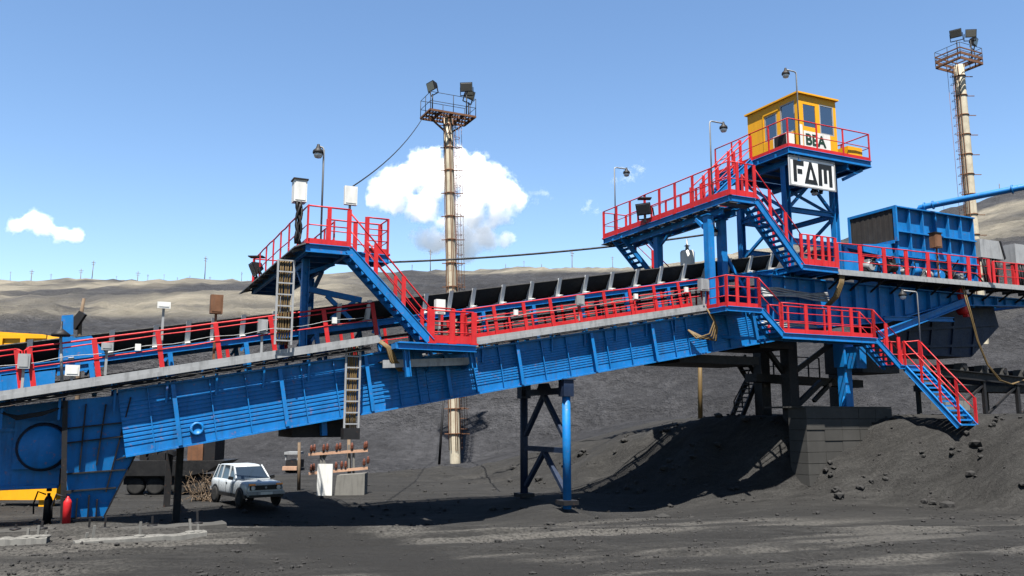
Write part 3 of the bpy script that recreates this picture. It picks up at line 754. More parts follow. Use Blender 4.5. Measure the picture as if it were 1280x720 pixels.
railing(br, [L(-6.6, -1.2, 6.32), L(-4.85, -1.2, 6.32), L(-4.85, -.4, 6.32)], h=1.25, posts=[2,1], pw=.22, mids=(.34,.67), toe=.3)
for u, v in ((-11.2, .3), (-11.1, 4.7), (-10.0, 4.7)):
    mb = MB(); zl = w1(u)-.1 if v < 6 else terrain(L(u,v,0).x, L(u,v,0).y)-.3
    mb.ibeam(L(u, v, zl), L(u, v, ZB-.32), .26, .26, .03, D); mb.build('leg', 'blue', br)
mb = MB()
mb.beam(L(-11.15,.3,ZB-.45), L(-11.15,4.7,ZB-.45), .16, .22); mb.beam(L(-11.1,.3,8.0), L(-11.1,2.2,ZB-.4), .12, .14, D); mb.beam(L(-11.1,4.7,7.6), L(-11.1,2.6,ZB-.4), .12, .14, D)
mb.beam(L(-10.1,4.7,8.4), L(-10.1,2.2,ZB-.4), .12, .14, D); mb.beam(L(-11.2,.3,8.9), L(-10.0,.75,ZB-.35), .12, .14)
mb.cut()
mb.cut(); mb.beam(L(-10.9,.95,8.4), L(-8.8,.95,8.1), .16, .22); mb.beam(L(-10.2,.95,8.2), L(-9.2,.95,7.3), .14, .16); mb.beam(L(-10.0,.95,7.3), L(-9.0,.95,8.1), .12, .14)
mb.builds('brace', 'blue', br)
# cable ladders
def cable_ladder(px, py0, py1, v, half, label, box=False, loc_v=None):
    u, zt = Q(px, py0, v); _, zl = Q(px, py1, v)
    t = thing('cable_ladder', label, 'cable tray', L(u, v, zl), 'cable ladders')
    mb = MB()
    for s in (-1, 1): mb.beam(L(u+s*half, v, zl), L(u+s*half, v, zt), .035, .07, D)
    k = zl+.15
    while k < zt: mb.beam(L(u-half, v, k), L(u+half, v, k), .04, .05); k += .42
    mb.build('ladder_frame', 'grey', t)
    mb = MB(); rg = random.Random(int(px))
    for c in range(5):
        cu = u-half*.6+c*half*.3
        mb.path([L(cu+rg.uniform(-.02,.02), v+.08, zl+(zt-zl)*i/8) for i in range(9)], .035, 6)
    mb.build('cables', 'cable', t)
    if box:
        mb = MB(); mb.box(u-half-.04, u+half+.04, v-.1, v+.3, zl-.42, zl); mb.build('end_box', 'steel', t)
    return t
cable_ladder(358, 325, 431, -.75, .29, 'grey cable ladder with tan cables hanging from the crossover bridge')
cable_ladder(442, 430, 535, -.36, .27, 'grey cable ladder ending in a dark box, hung below the walkway on the girder', True)

# ================================================================== HIGH ACCESS GALLERY
ZGAL = 13.84
gal = thing('access_gallery', 'high blue gallery with red railings on tall columns crossing above the conveyor head', 'gallery', L(8.5, 3, 8))
U0, U1, VN, VF = 8.0, 9.6, -1.5, 9.5
mb = MB()
for u in (U0+.06, U1-.06): mb.ibeam(L(u, VN, ZGAL-.16), L(u, VF, ZGAL-.16), .14, .3, .03)
for v in (VN, VF): mb.ibeam(L(U0, v, ZGAL-.16), L(U1, v, ZGAL-.16), .14, .3, .03)
for u in (U0+.5, U1-.35): mb.ibeam(L(u, VN+1, ZGAL-.5), L(u, VF-1.2, ZGAL-.5), .2, .34, .035)
mb.build('deck_frame', 'blue', gal)
mb = MB(); v = VN+.1
while v < VF: mb.box(U0+.15, U1-.15, v, v+.75, ZGAL-.02, ZGAL+.02); mb.beam(L(U0-.05, v+.4, ZGAL-.34), L(U1, v+.4, ZGAL-.34), .5, .035); v += .95
mb.build('deck_plate', 'grating', gal)
railing(gal, [L(U0+.04, VF, ZGAL), L(U0+.04, VN, ZGAL), L(U1, VN, ZGAL)], h=1.62, posts=[8,3], pw=.17, mids=(.5,), toe=.28)
railing(gal, [L(U0+.04, VF, ZGAL), L(U1-.04, VF, ZGAL), L(U1-.04, .2, ZGAL)], h=1.55, posts=[2,7], pw=.14, mids=(.5,), toe=.2)
stair(gal, L(9.62, -1.5, ZGAL-.1), L(12.42, -1.5, 10.72), .9, 13, P, h=.3)
railing(gal, [L(9.62, -1.48, ZGAL), L(12.42, -1.48, 10.85)], h=1.5, posts=[3], pw=.17, mids=(.5,), toe=0)
railing(gal, [L(9.62, -.62, ZGAL), L(12.42, -.62, 10.85)], h=1.4, posts=[3], pw=.12, mids=(.5,), toe=0)
mb = MB(); mb.ibeam(L(12.4,-1.5,10.72), L(14.75,-1.5,10.72), .14, .28, .03); mb.ibeam(L(12.4,.3,10.72), L(14.75,.3,10.72), .14, .28, .03)
for u in (12.5,13.3,14.1,14.7): mb.beam(L(u,-1.45,10.7), L(u,.6,10.7), .12, .2)
mb.box(12.4,14.75,-1.4,.5,10.86,10.89); mb.build('stair_landing', 'blue', gal)
railing(gal, [L(12.42,-1.46,10.88), L(14.7,-1.46,10.88)], h=1.5, posts=[5], pw=.17, mids=(.36,.68), toe=.3)
# far stair at the other end of the gallery
stair(gal, L(8.0, 7.6, ZGAL-.2), L(10.4, 7.6, 11.2), .9, 10, P, h=.26)
railing(gal, [L(9.6, 8.6, ZGAL-1.0), L(12.0, 8.6, 11.0)], h=1.3, posts=[2], pw=.15, mids=(.5,), toe=0)
# stair up to the cabin
stair(gal, L(8.9, 1.6, ZGAL+.02), L(12.3, 1.6, 16.9), .85, 13, P, h=.28)
railing(gal, [L(8.9, 2.43, ZGAL), L(12.3, 2.43, 16.9)], h=1.4, posts=[4], pw=.17, mids=(.5,), toe=0)
railing(gal, [L(8.9, 1.62, ZGAL), L(12.3, 1.62, 16.9)], h=1.4, posts=[3], pw=.15, mids=(.5,), toe=0)
for u, v, zl in ((8.05, .1, 8.5), (8.75, 5.2, 8.2), (9.25, .6, 9.4)):
    mb = MB(); mb.beam(L(u, v, zl), L(u, v, ZGAL-.66), .36, .36, D); mb.box(u-.26, u+.26, v-.26, v+.26, ZGAL-.68, ZGAL-.64); mb.beam(L(u, v+.2, ZGAL-1.3), L(u, v+.9, ZGAL-.66), .16, .16, D); mb.build('column', 'blue', gal)
mb = MB(); mb.beam(L(9.3,.7,11.8), L(10.9,.7,9.4), .14, .14); mb.cut(); mb.beam(L(8.8,5.2,12.6), L(8.8,4.0,13.3), .12, .12, D)
mb.builds('brace', 'blue', gal)

# ================================================================== CONTROL TOWER
ZT = 16.95
tw = thing('control_tower', 'blue four legged steel tower carrying the yellow cabin platform', 'tower', L(14.8, 1.5, 10.5))
U0, U1, VN, VF = 12.35, 18.13, -1.0, 4.6
mb = MB()
for a, b in ((L(U0,VN,ZT-.17),L(U1,VN,ZT-.17)), (L(U0,VF,ZT-.17),L(U1,VF,ZT-.17)), (L(U0+.06,VN,ZT-.17),L(U0+.06,VF,ZT-.17)), (L(U1-.06,VN,ZT-.17),L(U1-.06,VF,ZT-.17))): mb.ibeam(a, b, .16, .34, .03)
for u in (13.05, 16.45): mb.ibeam(L(u, VN, ZT-.5), L(u, VF, ZT-.5), .2, .3, .03)
for v in (-.1, 1.2, 2.4, 3.5): mb.beam(L(U0, v, ZT-.24), L(U1, v, ZT-.24), .12, .2)
mb.beam(L(17.9,-.6,ZT-.4), L(16.45,-.6,ZT-1.1), .12, .16); mb.beam(L(17.9,3.5,ZT-.4), L(16.45,3.5,ZT-1.1), .12, .16)
mb.build('platform_frame', 'blue', tw)
mb = MB(); mb.box(U0+.1, U1-.1, VN+.1, VF-.1, ZT, ZT+.03); mb.build('platform_deck', 'grating', tw)
for u in (13.08, 16.42):
    for v in (.05, 3.5):
        mb = MB(); mb.ibeam(L(u, v, 10.45), L(u, v, ZT-.66), .34, .3, .035, D); mb.build('tower_leg', 'blue', tw)
mb = MB()
for v in (.05, 3.5):
    mb.ibeam(L(13.2,v,14.05), L(16.3,v,14.05), .2, .26, .03); mb.ibeam(L(13.2,v,12.4), L(16.3,v,12.4), .2, .3, .03)
    mb.beam(L(13.2,v,14.1), L(14.8,v,15.6), .14, .14); mb.beam(L(16.3,v,14.1), L(14.8,v,15.6), .14, .14)
for u in (13.08, 16.42):
    mb.ibeam(L(u,.2,14.05), L(u,3.4,14.05), .2, .26, .03); mb.beam(L(u,.2,14.1), L(u,3.4,16.3), .14, .14, D); mb.beam(L(u,3.4,12.0), L(u,.2,13.9), .14, .14, D)
mb.build('brace', 'blue', tw)
railing(tw, [L(U0+.05,VF,ZT), L(U0+.05,VN,ZT), L(U1,VN,ZT), L(U1,VF,ZT)], h=1.5, posts=[4,3,3], pw=.08, pt=.05, mids=(.5,), toe=.2)

# ---- the cabin standing on the platform
cab = thing('control_cabin', 'yellow operator cabin with big windows on top of the blue tower', 'cabin', L(15.2, 1.6, ZT+.04))
cu0, cu1, cv0, cv1, cz0, cz1 = 13.9, 16.62, -.25, 3.55, ZT+.06, 20.28
mb = MB()
T = .10
def wall_with_holes(ax, fixed, a0, a1, z0, z1, holes, sgn):
    # grid the wall around its openings and add a slab for every solid cell
    xs = sorted({a0, a1}|{h[0] for h in holes}|{h[1] for h in holes}); zs = sorted({z0, z1}|{h[2] for h in holes}|{h[3] for h in holes})
    for i in range(len(xs)-1):
        for j in range(len(zs)-1):
            xm, zm = (xs[i]+xs[i+1])/2, (zs[j]+zs[j+1])/2
            if any(h[0] < xm < h[1] and h[2] < zm < h[3] for h in holes): continue
            lo, hi = sorted((fixed, fixed+sgn*T))
            if ax == 'u': mb.box(xs[i], xs[i+1], lo, hi, zs[j], zs[j+1])
            else: mb.box(lo, hi, xs[i], xs[i+1], zs[j], zs[j+1])
WF = [(14.2, 15.2, 18.5, 19.85), (15.42, 16.42, 18.3, 19.95)]
WL = [(-.02, 1.02, 18.35, 20.0), (1.3, 2.22, 18.35, 19.75)]
wall_with_holes('u', cv0, cu0, cu1, cz0, cz1, WF, 1); wall_with_holes('u', cv1, cu0, cu1, cz0, cz1, [(14.3, 16.2, 18.4, 19.8)], -1)
wall_with_holes('v', cu0, cv0+T, cv1-T, cz0, cz1, WL, 1); wall_with_holes('v', cu1, cv0+T, cv1-T, cz0, cz1, [(.2, 2.6, 18.3, 19.9)], -1)
mb.box(cu0+.02, cu1-.02, cv0+.02, cv1-.02, cz0-.02, cz0+.02)
mb.build('wall', 'yellow', cab)
mb = MB(); mb.prism([L(u, v, cz1+.004) for u, v in ((cu0-.12,cv0-.14),(cu1+.12,cv0-.14),(cu1+.12,cv1+.12),(cu0-.12,cv1+.12))], (0,0,.09)); mb.build('roof', 'yellow', cab)
mb = MB(); mb.box(16.95, 18.0, -.62, .35, ZT+.06, ZT+.82); mb.build('side_box', 'yellow', cab)
def window(kind, ax, fixed, h, sgn):
    a0, a1, z0, z1 = h; m1 = MB(); t = .07; o = fixed+sgn*.03
    def bx(x0, x1, y0, y1, d0=-.03, d1=.03):
        lo, hi = sorted((o+sgn*d0, o+sgn*d1))
        return (x0, x1, lo, hi, y0, y1) if ax == 'u' else (lo, hi, x0, x1, y0, y1)
    for b in (bx(a0, a1, z0, z0+t), bx(a0, a1, z1-t, z1), bx(a0, a0+t, z0+t, z1-t), bx(a1-t, a1, z0+t, z1-t)): m1.box(*b)
    f = m1.build('window', kind, cab)
    m1 = MB(); m1.box(*bx(a0+t, a1-t, z0+t, z1-t, .0, .012)); m1.build('pane', 'glass', f)
    return f
for i, h in enumerate(WF): window('grey' if i else 'yellow', 'u', cv0, h, 1)
for h in WL: window('grey', 'v', cu0, h, 1)
window('grey', 'v', cu1, (.2, 2.6, 18.3, 19.9), -1)
window('grey', 'u', cv1, (14.3, 16.2, 18.4, 19.8), -1)
mb = MB(); mb.box(14.2, 16.3, .1, .7, cz0+.02, 18.15); mb.prism([L(14.3,.1,18.16), L(14.3,.7,18.16), L(14.3,.25,18.5)], D*1.6); mb.build('control_desk', 'grey', cab)
mb = MB(); mb.box(14.9, 15.5, 1.2, 1.75, cz0+.4, cz0+.55); mb.box(14.9, 15.5, 1.75, 1.87, cz0+.5, 18.75); mb.lathe(L(15.2,1.45,cz0+.02), [(.25,0),(.06,.06),(.06,.4)], 10); mb.build('operator_seat', 'black', cab)
d = MB(); d.box(cu0-.035, cu0-.004, 1.16, 1.24, cz0+.05, 18.3); d.box(cu0-.035, cu0-.004, 2.26, 2.34, cz0+.05, 19.9); d.box(cu0-.035, cu0-.004, 1.16, 2.34, 19.82, 19.9); d.box(cu0-.03, cu0-.003, 1.24, 2.26, cz0+.06, 18.3)
dd = d.build('door', 'yellow', cab)
mb = MB(); mb.beam(L(cu0-.08, 1.36, 17.9), L(cu0-.08, 1.36, 18.2), .04, .05, D); mb.build('handle', 'steel', dd)
mb = MB(); mb.box(cu0-.55, cu0-.05, .02, 1.05, ZT+.55, ZT+1.25); ac = mb.build('air_conditioner', 'white', cab)
mb = MB(); mb.box(cu0-.57, cu0-.552, .1, .95, ZT+.6, ZT+1.2); mb.build('grille', 'steel', ac)
# text panels
def letters(txt, mat, parent, u, v, z, size, depth=.012, bold=.02):
    cu = bpy.data.curves.new('lettering', 'FONT'); cu.body = txt; cu.size = size; cu.extrude = depth/2; cu.offset = bold*size
    o = bpy.data.objects.new('tmp', cu); COL.objects.link(o)
    me = bpy.data.meshes.new_from_object(o.evaluated_get(bpy.context.evaluated_depsgraph_get())); bpy.data.objects.remove(o)
    w = max(p.co.x for p in me.vertices)
    mb = MB(); mb.add([L(u+p.co.x, v-p.co.z, z+p.co.y) for p in me.vertices], [list(f.vertices) for f in me.polygons])
    return mb.build('lettering', mat, parent), w
px0 = Q(1003, 160, cv0-.05); px1 = Q(1034, 182, cv0-.05)
mb = MB(); mb.box(14.2, 16.05, cv0-.05, cv0-.015, 17.42, 18.3); mb.box(13.87, 14.12, cv0-.05, cv0-.015, 17.42, 18.6); pl = mb.build('name_plate', 'white', cab)
letters('BEA', 'green_ink', pl, 14.27, cv0-.06, 17.58, .82, bold=.03)
# ---- the FAM board hanging on the tower
SV = -.93
su0, sz1 = Q(985, 193.5, SV); su1, _ = Q(1042, 203, SV); _, sz0 = Q(985, 231, SV)
sg = thing('sign_board', 'white board with big black letters FAM hung under the yellow cabin platform', 'sign', L((su0+su1)/2, SV, sz0))
mb = MB(); mb.box(su0, su1, SV-.04, SV+.02, sz0, sz1); bd = mb.build('board', 'sign', sg)
mb = MB()
for a in ((sz0,sz0+.07),(sz1-.07,sz1)): mb.box(su0,su1,SV-.07,SV-.042,a[0],a[1])
for a in (su0, su1-.07): mb.box(a,a+.07,SV-.07,SV-.042,sz0+.07,sz1-.07)
for k in (.12,.5,.88): mb.beam(L(su0+(su1-su0)*k,SV-.05,sz1), L(su0+(su1-su0)*k,SV-.05,ZT-.3), .03, .03, D)
mb.build('frame', 'grey', sg)
def P2(pts): return [L(su0+x*(su1-su0)/3.36, SV-.042, sz0+z*(sz1-sz0)/1.44) for x, z in pts]
e = -P*.014
mb = MB()
for poly in ([(.28,.22),(.52,.22),(.52,1.24),(.28,1.24)], [(.52,1.02),(1.05,1.02),(1.05,1.24),(.52,1.24)], [(.58,.62),(.92,.62),(.92,.84),(.58,.84)]): mb.prism(P2(poly), e)
o_ = [(1.06,.20),(2.02,.20),(1.62,1.25),(1.46,1.25)]; i_ = [(1.36,.40),(1.72,.40),(1.57,.92),(1.53,.92)]
ov, iv = P2(o_), P2(i_)
mb.add([p for p in ov+iv]+[p+e for p in ov+iv], [(k,(k+1)%4,(k+1)%4+4,k+4) for k in range(4)]+[(8+k,8+(k+1)%4,12+(k+1)%4,12+k) for k in range(4)]+[(k,(k+1)%4,8+(k+1)%4,8+k) for k in range(4)]+[(4+k,4+(k+1)%4,12+(k+1)%4,12+k) for k in range(4)])
for poly in ([(2.10,.20),(2.36,.20),(2.36,1.02),(2.10,1.02)], [(2.50,.34),(2.74,.34),(2.74,1.02),(2.50,1.02)], [(2.88,.20),(3.12,.20),(3.12,1.02),(2.88,1.02)], [(2.10,1.02),(3.12,1.02),(3.12,1.25),(2.10,1.25)]): mb.prism(P2(poly), e)
mb.build('lettering', 'ink', bd)
# ================================================================== TRANSFER MACHINE at the right
tm = thing('transfer_station', 'big blue transfer machine on dark legs with a railed walkway, right side', 'mining machine', L(17, 2, 4))
GB = [(10.9,7.9),(13.6,7.95),(19.5,8.55),(24.2,9.75),(33.5,10.2)]
top = 10.42
mb = MB()
for v in (.05, 3.75):
    mb.prism([L(u, v, z) for u, z in GB]+[L(33.5, v, top), L(10.9, v, top)], P*.2)
    s = -1 if v < 1 else 1; ve = v-.1 if v < 1 else v+.3
    for (ua, za), (ub, zb_) in zip(GB[:-1], GB[1:]): mb.beam(L(ua, ve, za-.03), L(ub, ve, zb_-.03), .45, .06)
    mb.beam(L(10.9, ve, top+.03), L(33.5, ve, top+.03), .4, .06)
u = 11.6; k = 0
while u < 33:
    zb0 = interp(u, [g[0] for g in GB], [g[1] for g in GB]); w = .14 if k % 3 else .26
    mb.box(u, u+.05, .05-w, .05, zb0+.01, top-.01); u += .95; k += 1
mb.build('girder', 'blue', tm)
mb = MB()
for k in range(12): u = 11.5+k*1.9; zb0 = interp(u, [g[0] for g in GB], [g[1] for g in GB]); mb.beam(L(u,.2,zb0+.15), L(u,3.8,zb0+.15), .2, .3); mb.cut()
mb.builds('cross_beam', 'blue', tm)
# sloping boom and chute under the girder
mb = MB(); mb.ibeam(L(18.6,-.35,7.75), L(25.6,-.35,9.95), .3, .42, .05); mb.ibeam(L(19.2,-.3,8.7), L(24.6,-.3,8.9), .2, .25, .04); mb.build('boom', 'blue', tm)
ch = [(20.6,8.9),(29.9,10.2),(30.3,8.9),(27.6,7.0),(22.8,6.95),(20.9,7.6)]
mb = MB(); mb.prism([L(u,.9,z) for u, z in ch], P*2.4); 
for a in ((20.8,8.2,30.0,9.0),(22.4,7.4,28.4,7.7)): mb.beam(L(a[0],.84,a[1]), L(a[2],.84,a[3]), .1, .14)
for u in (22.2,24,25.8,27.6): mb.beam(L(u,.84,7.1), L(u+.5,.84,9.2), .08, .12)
mb.build('discharge_chute', 'navy', tm)  # the chute's shade is put into its dark blue
# legs and under-structure; shade on the far ones put into dark steel colour
mb = MB(); mb.beam(L(16.95,.5,3.7), L(16.95,.5,7.9), .5, .5, D); mb.box(16.6,17.3,.15,.85,6.1,7.4); l0 = mb.build('leg', 'blue', tm)
mb = MB(); mb.beam(L(16.55,.4,4.0), L(17.2,.4,5.9), .1, .1); mb.build('stiffener', 'blue', l0)
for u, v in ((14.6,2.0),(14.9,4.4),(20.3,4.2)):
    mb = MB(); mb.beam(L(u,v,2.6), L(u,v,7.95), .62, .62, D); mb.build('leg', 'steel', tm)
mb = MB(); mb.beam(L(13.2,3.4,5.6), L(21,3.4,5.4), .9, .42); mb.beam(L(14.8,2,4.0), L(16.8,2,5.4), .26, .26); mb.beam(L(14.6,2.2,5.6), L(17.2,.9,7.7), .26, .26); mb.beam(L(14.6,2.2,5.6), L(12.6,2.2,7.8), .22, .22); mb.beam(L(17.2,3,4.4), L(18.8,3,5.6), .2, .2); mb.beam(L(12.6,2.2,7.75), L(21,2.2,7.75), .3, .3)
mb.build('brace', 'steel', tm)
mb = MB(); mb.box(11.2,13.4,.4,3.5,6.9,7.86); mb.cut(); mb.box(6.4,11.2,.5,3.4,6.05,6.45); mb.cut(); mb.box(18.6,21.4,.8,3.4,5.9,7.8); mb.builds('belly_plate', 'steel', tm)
# stairs at the far side, their shade put into the dark colour
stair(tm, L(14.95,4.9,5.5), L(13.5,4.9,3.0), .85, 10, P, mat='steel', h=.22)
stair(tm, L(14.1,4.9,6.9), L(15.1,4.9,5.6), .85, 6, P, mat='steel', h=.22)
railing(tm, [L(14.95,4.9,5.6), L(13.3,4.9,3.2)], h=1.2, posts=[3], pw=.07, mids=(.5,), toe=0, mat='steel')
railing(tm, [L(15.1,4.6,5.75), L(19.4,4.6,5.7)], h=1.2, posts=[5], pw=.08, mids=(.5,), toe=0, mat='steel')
mb = MB(); mb.box(16.75,17.45,-.5,.1,6.0,7.1); mb.build('switch_cabinet', 'blue', tm)
# walkway deck
mb = MB(); z3 = lambda u: 10.86+.012*(u-15.6)
mb.prism([L(15.1, v, z3(15.1)+z) for v, z in ((-1.15,-.05),(.7,-.05),(.7,0),(-1.15,0))], L(35,0,z3(35))-L(15.1,0,z3(15.1)))
dk = mb.build('walkway', 'grating', tm)
mb = MB(); mb.prism([L(15.1, v, z3(15.1)+z) for v, z in ((-1.15,-.26),(-1.15,.03),(-1.2,.03),(-1.2,-.1),(-1.25,-.1),(-1.25,-.26))], L(35,0,z3(35))-L(15.1,0,z3(15.1)))
mb.build('edge_channel', 'grey', dk)
mb = MB()
u = 15.6
while u < 34: mb.beam(L(u,-1.1,z3(u)-.15), L(u,.7,z3(u)-.15), .1, .16); mb.beam(L(u,-1.0,z3(u)-.25), L(u,-.05,z3(u)-.8), .08, .08); mb.box(u+.2,u+1.1,-.8,.2,z3(u)-.16,z3(u)-.13); u += 1.5; mb.cut()
mb.builds('walkway_bracket', 'steel', dk)
railing(tm, [L(15.15,-1.1,z3(15.15)), L(26.9,-1.1,z3(26.9))], h=1.4, posts=[7], pw=.26, mids=(.36,.68), toe=0)
railing(tm, [L(27.3,-1.1,z3(27)), L(34.5,-1.1,z3(34))], h=1.3, posts=[7], pw=.2, mids=(.36,.68), toe=0)
railing(tm, [L(15.3,.6,z3(15.3)), L(21.3,.6,z3(21))], h=1.3, posts=[5], pw=.14, mids=(.5,), toe=.2)
# machinery on the walkway: blue panel, pump housings, hoses
mb = MB(); mb.box(17.3,18.35,.4,.9,z3(18),12.25); mb.build('control_panel', 'blue', tm)
rg = random.Random(5)
for k in range(9):
    u = 18.9+k*.92; s = rg.uniform(.22,.4); z0 = z3(u)
    mb = MB(); zc = z0+.4+rg.uniform(0,.35); s *= .75; mb.lathe(L(u,.3,zc), [(s,-.32),(s,.22),(s*.82,.225),(s*.82,.3),(s*.35,.305),(s*.3,.45)], 16, (D if k % 3 else P)); mb.box(u-.12,u+.14,.12,.42,zc+s*.8,zc+s*1.5); mb.box(u-.3,u+.3,.0,.55,z0+.0,z0+.2)
    mb.build('motor', ['grey','blue','steel','grey','blue'][k % 5], tm)
mb = MB()
for k in range(26):
    u0 = rg.uniform(18.4,27); u1 = u0+rg.uniform(-1.4,1.4); z0 = z3(u0); p0 = Vector((u0,rg.uniform(-.1,.4),z0+rg.uniform(.2,1.5))); p3 = Vector((u1,rg.uniform(-.1,.6),z0+rg.uniform(.1,1.4)))
    mid = (p0+p3)/2+Vector((rg.uniform(-.3,.3),-.2,rg.uniform(-.3,.5)))
    mb.path([L(*(p0*(1-t)**2+mid*2*t*(1-t)+p3*t*t)) for t in [i/7 for i in range(8)]], rg.uniform(.025,.05), 6)
mb.build('hydraulic_hose', 'steel', tm)
# hanging red winch block and cable bundles
mb = MB(); c = L(25.7,.0,10.2)
mb.beam(c+Vector((0,0,.55)), c+D*.25-Vector((0,0,.55)), .34, .36, P); mb.lathe(c+D*.28-Vector((0,0,.62))+P*.3, [(.16,0),(.3,.05),(.3,.5),(.16,.58)], 16, -P); mb.box(25.95,26.25,-.25,.05,9.15,9.3)
mb.build('hoist_block', 'red', tm)
def sag(a, b, drop, n=14): return [lerp(a, b, i/n)-Vector((0,0,drop*4*(i/n)*(1-i/n))) for i in range(n+1)]
for k in range(2):
    mb = MB(); o = .16*k
    pts = [L(24.6+o,-1.0,10.75), L(24.95+o*.8,-1.1,9.2), L(25.3+o*.6,-1.15,7.7), L(25.9+o*.4,-1.2,6.4), L(26.8+o,-1.2,5.55), L(27.9+o,-1.1,5.35), L(29.2,-1.0,5.6), L(31.5,-.8,6.2)]
    mb.path(pts, .035, 6); mb.build('hanging_cable', 'cable', tm)
for k in range(4):
    mb = MB(); mb.path([L(15.3+.1*k,-1.1,10.85), L(15.2+.08*k,-1.15,10.2), L(14.9+.1*k,-1.0,9.5), L(14.7+.08*k,-.5,9.0)], .05, 6); mb.build('hanging_cable', 'cable', tm)
mb = MB()
for k in range(6):
    mb.path([L(10.8+i*1.1, -.28-.03*k, 9.75-.07*k+.08*math.sin(i*1.7+k)) for i in range(5)], .05, 6)
for k in range(3): mb.path([L(10.6, -.22-.06*k, 8.15-.1*k), L(11.6, -.3, 8.05-.1*k), L(13, -.3, 8.2-.1*k), L(14.4,-.25,8.0)], .045, 6)
mb.build('cable_bundle', 'grey', tm)
# ---- blue hopper box on top
hb = thing('feed_hopper', 'ribbed blue hopper box with a black rubber curtain standing on the right machine', 'hopper', L(24.5, 2, 10.9))
hu0, hu1, hv0, hv1, hz0, hz1 = 21.5, 28.0, .6, 3.6, 11.0, 15.22
mb = MB()
mb.box(hu0+.06, hu1, hv0, hv0+.08, hz0, hz1); mb.box(hu0+.06, hu1, hv1-.08, hv1, hz0, hz1); mb.box(hu1-.08, hu1, hv0+.08, hv1-.08, hz0, hz1); mb.box(hu0+.06, hu1-.08, hv0+.08, hv1-.08, hz1-.1, hz1-.02)
mb.box(hu0-.0, hu0+.058, hv0+.0, hv1, hz0, 13.2); mb.build('body', 'blue', hb)
mb = MB()
for z in (11.15, 12.35, 13.75, hz1-.06): mb.box(hu0-.02, hu1+.06, hv0-.30, hv0-.003, z, z+.07)
u = hu0
while u < hu1+.05: mb.box(u-.03, u+.05, hv0-.22, hv0-.003, hz0, hz1-.063); u += 1.08
mb.box(hu0-.12, hu0-.003, hv0-.3, hv1+.1, hz1-.12, hz1+.03); mb.box(hu0-.12, hu0-.003, hv0-.3, hv0-.1, 13.2, hz1-.12); mb.box(hu0-.12, hu0-.003, hv1-.05, hv1+.1, 13.2, hz1-.12); mb.box(hu0-.2, hu0-.003, hv0-.1, hv1, 13.1, 13.28)
mb.build('rib', 'blue', hb)
mb = MB(); n = 26
for i in range(n):
    va = hv0+.02+i*(hv1-hv0-.04)/n; vb = hv0+.02+(i+1)*(hv1-hv0-.04)/n
    oa = -.06-.008*math.sin(i*1.9)
    mb.box(hu0+oa, hu0+oa+.03, va, vb, 13.3+.04*math.sin(i*2.3), hz1-.125)
mb.build('rubber_curtain', 'curtain', hb)
mb = MB(); mb.prism([L(u,.7,z) for u, z in ((hu0-.05,13.1),(17.6,12.75),(17.6,12.6),(hu0-.05,12.3))], P*2.8); mb.beam(L(17.7,.7,12.6), L(17.7,.7,10.9), .18, .18, D); mb.beam(L(20.3,.7,12.6), L(20.3,.7,10.9), .16, .16, D); mb.beam(L(17.8,.7,12.5), L(18.9,.7,11.2), .1, .1, D)
mb.build('inlet_apron', 'blue', hb)
# ---- blue pipe
pz = 15.55
mb = MB(); d0 = (L(26.6,-4.9,15.85)-L(24.0,.9,15.5)); a = L(24.0,.9,15.5)
mb.path([L(24.0,.9,15.25), a+d0*.02, a+d0*.06, a+d0*.5, a+d0*1.7], .17, 14)
for t in (.05,.12,.75): mb.path([a+d0*t, a+d0*(t+.012)], .25, 14)
pp = mb.build('water_pipe', 'blue', None, origin=a); tag(pp, 'long blue pipe running from the ribbed hopper box out past the right edge', 'pipe')
# ---- grey cowls at the right end of the walkway
def cowl(u, w, z0, z1, label):
    t = thing('motor_cowl', label, 'motor cover', L(u+w/2, .6, z3(u)))
    mb = MB(); mb.prism([L(u, .2, z0), L(u+w+.1, .2, z0), L(u+w-.25, .2, z1), L(u, .2, z1)], P*1.0); mb.build('cover', 'grey', t)
    mb = MB(); mb.prism([L(u+w+.1,.15,z0), L(u+w+.22,.15,z0+.1), L(u+w-.12,.15,z1+.03), L(u+w-.24,.15,z1)], P*1.1); mb.build('side_flap', 'steel', t)
    for s in (.1, w-.3): 
        mb = MB(); mb.beam(L(u+s, .5, z3(u)), L(u+s, .5, z0), .16, .16, D); mb.build('stand', 'red', t)
    mb = MB()
    for k in range(6): mb.path([L(u+.2+.25*k, .3, z0), L(u+.1+.27*k, .2, z0-.5), L(u+.3+.2*k, .25, z3(u)+.2)], .06, 6)
    mb.build('hoses', 'steel', t)
cowl(28.2, 2.0, 12.85, 13.95, 'grey wedge topped cover beside the right floodlight mast')
cowl(31.4, 1.5, 12.75, 13.95, 'grey box cover at the very right edge of the railed walkway')
# ---- retaining wall under the machine legs
rw = thing('retaining_wall', 'low dark concrete block wall under the legs of the right machine', 'wall', L(16.3, 0, 1))
mb = MB(); rg = random.Random(3)
for i in range(5):
    for j in range(7):
        z0 = .2+j*.54; u0 = 13.3+i*1.2; o = rg.uniform(-.03,.03)
        mb.box(u0+.01, u0+1.19, -.3+o, .9, z0+.01, z0+.53)
mb.build('blocks', 'concrete', rw)
mb = MB(); mb.box(13.2, 19.4, -.2, 2.5, 3.98, 4.06); mb.build('capping', 'concrete', rw)
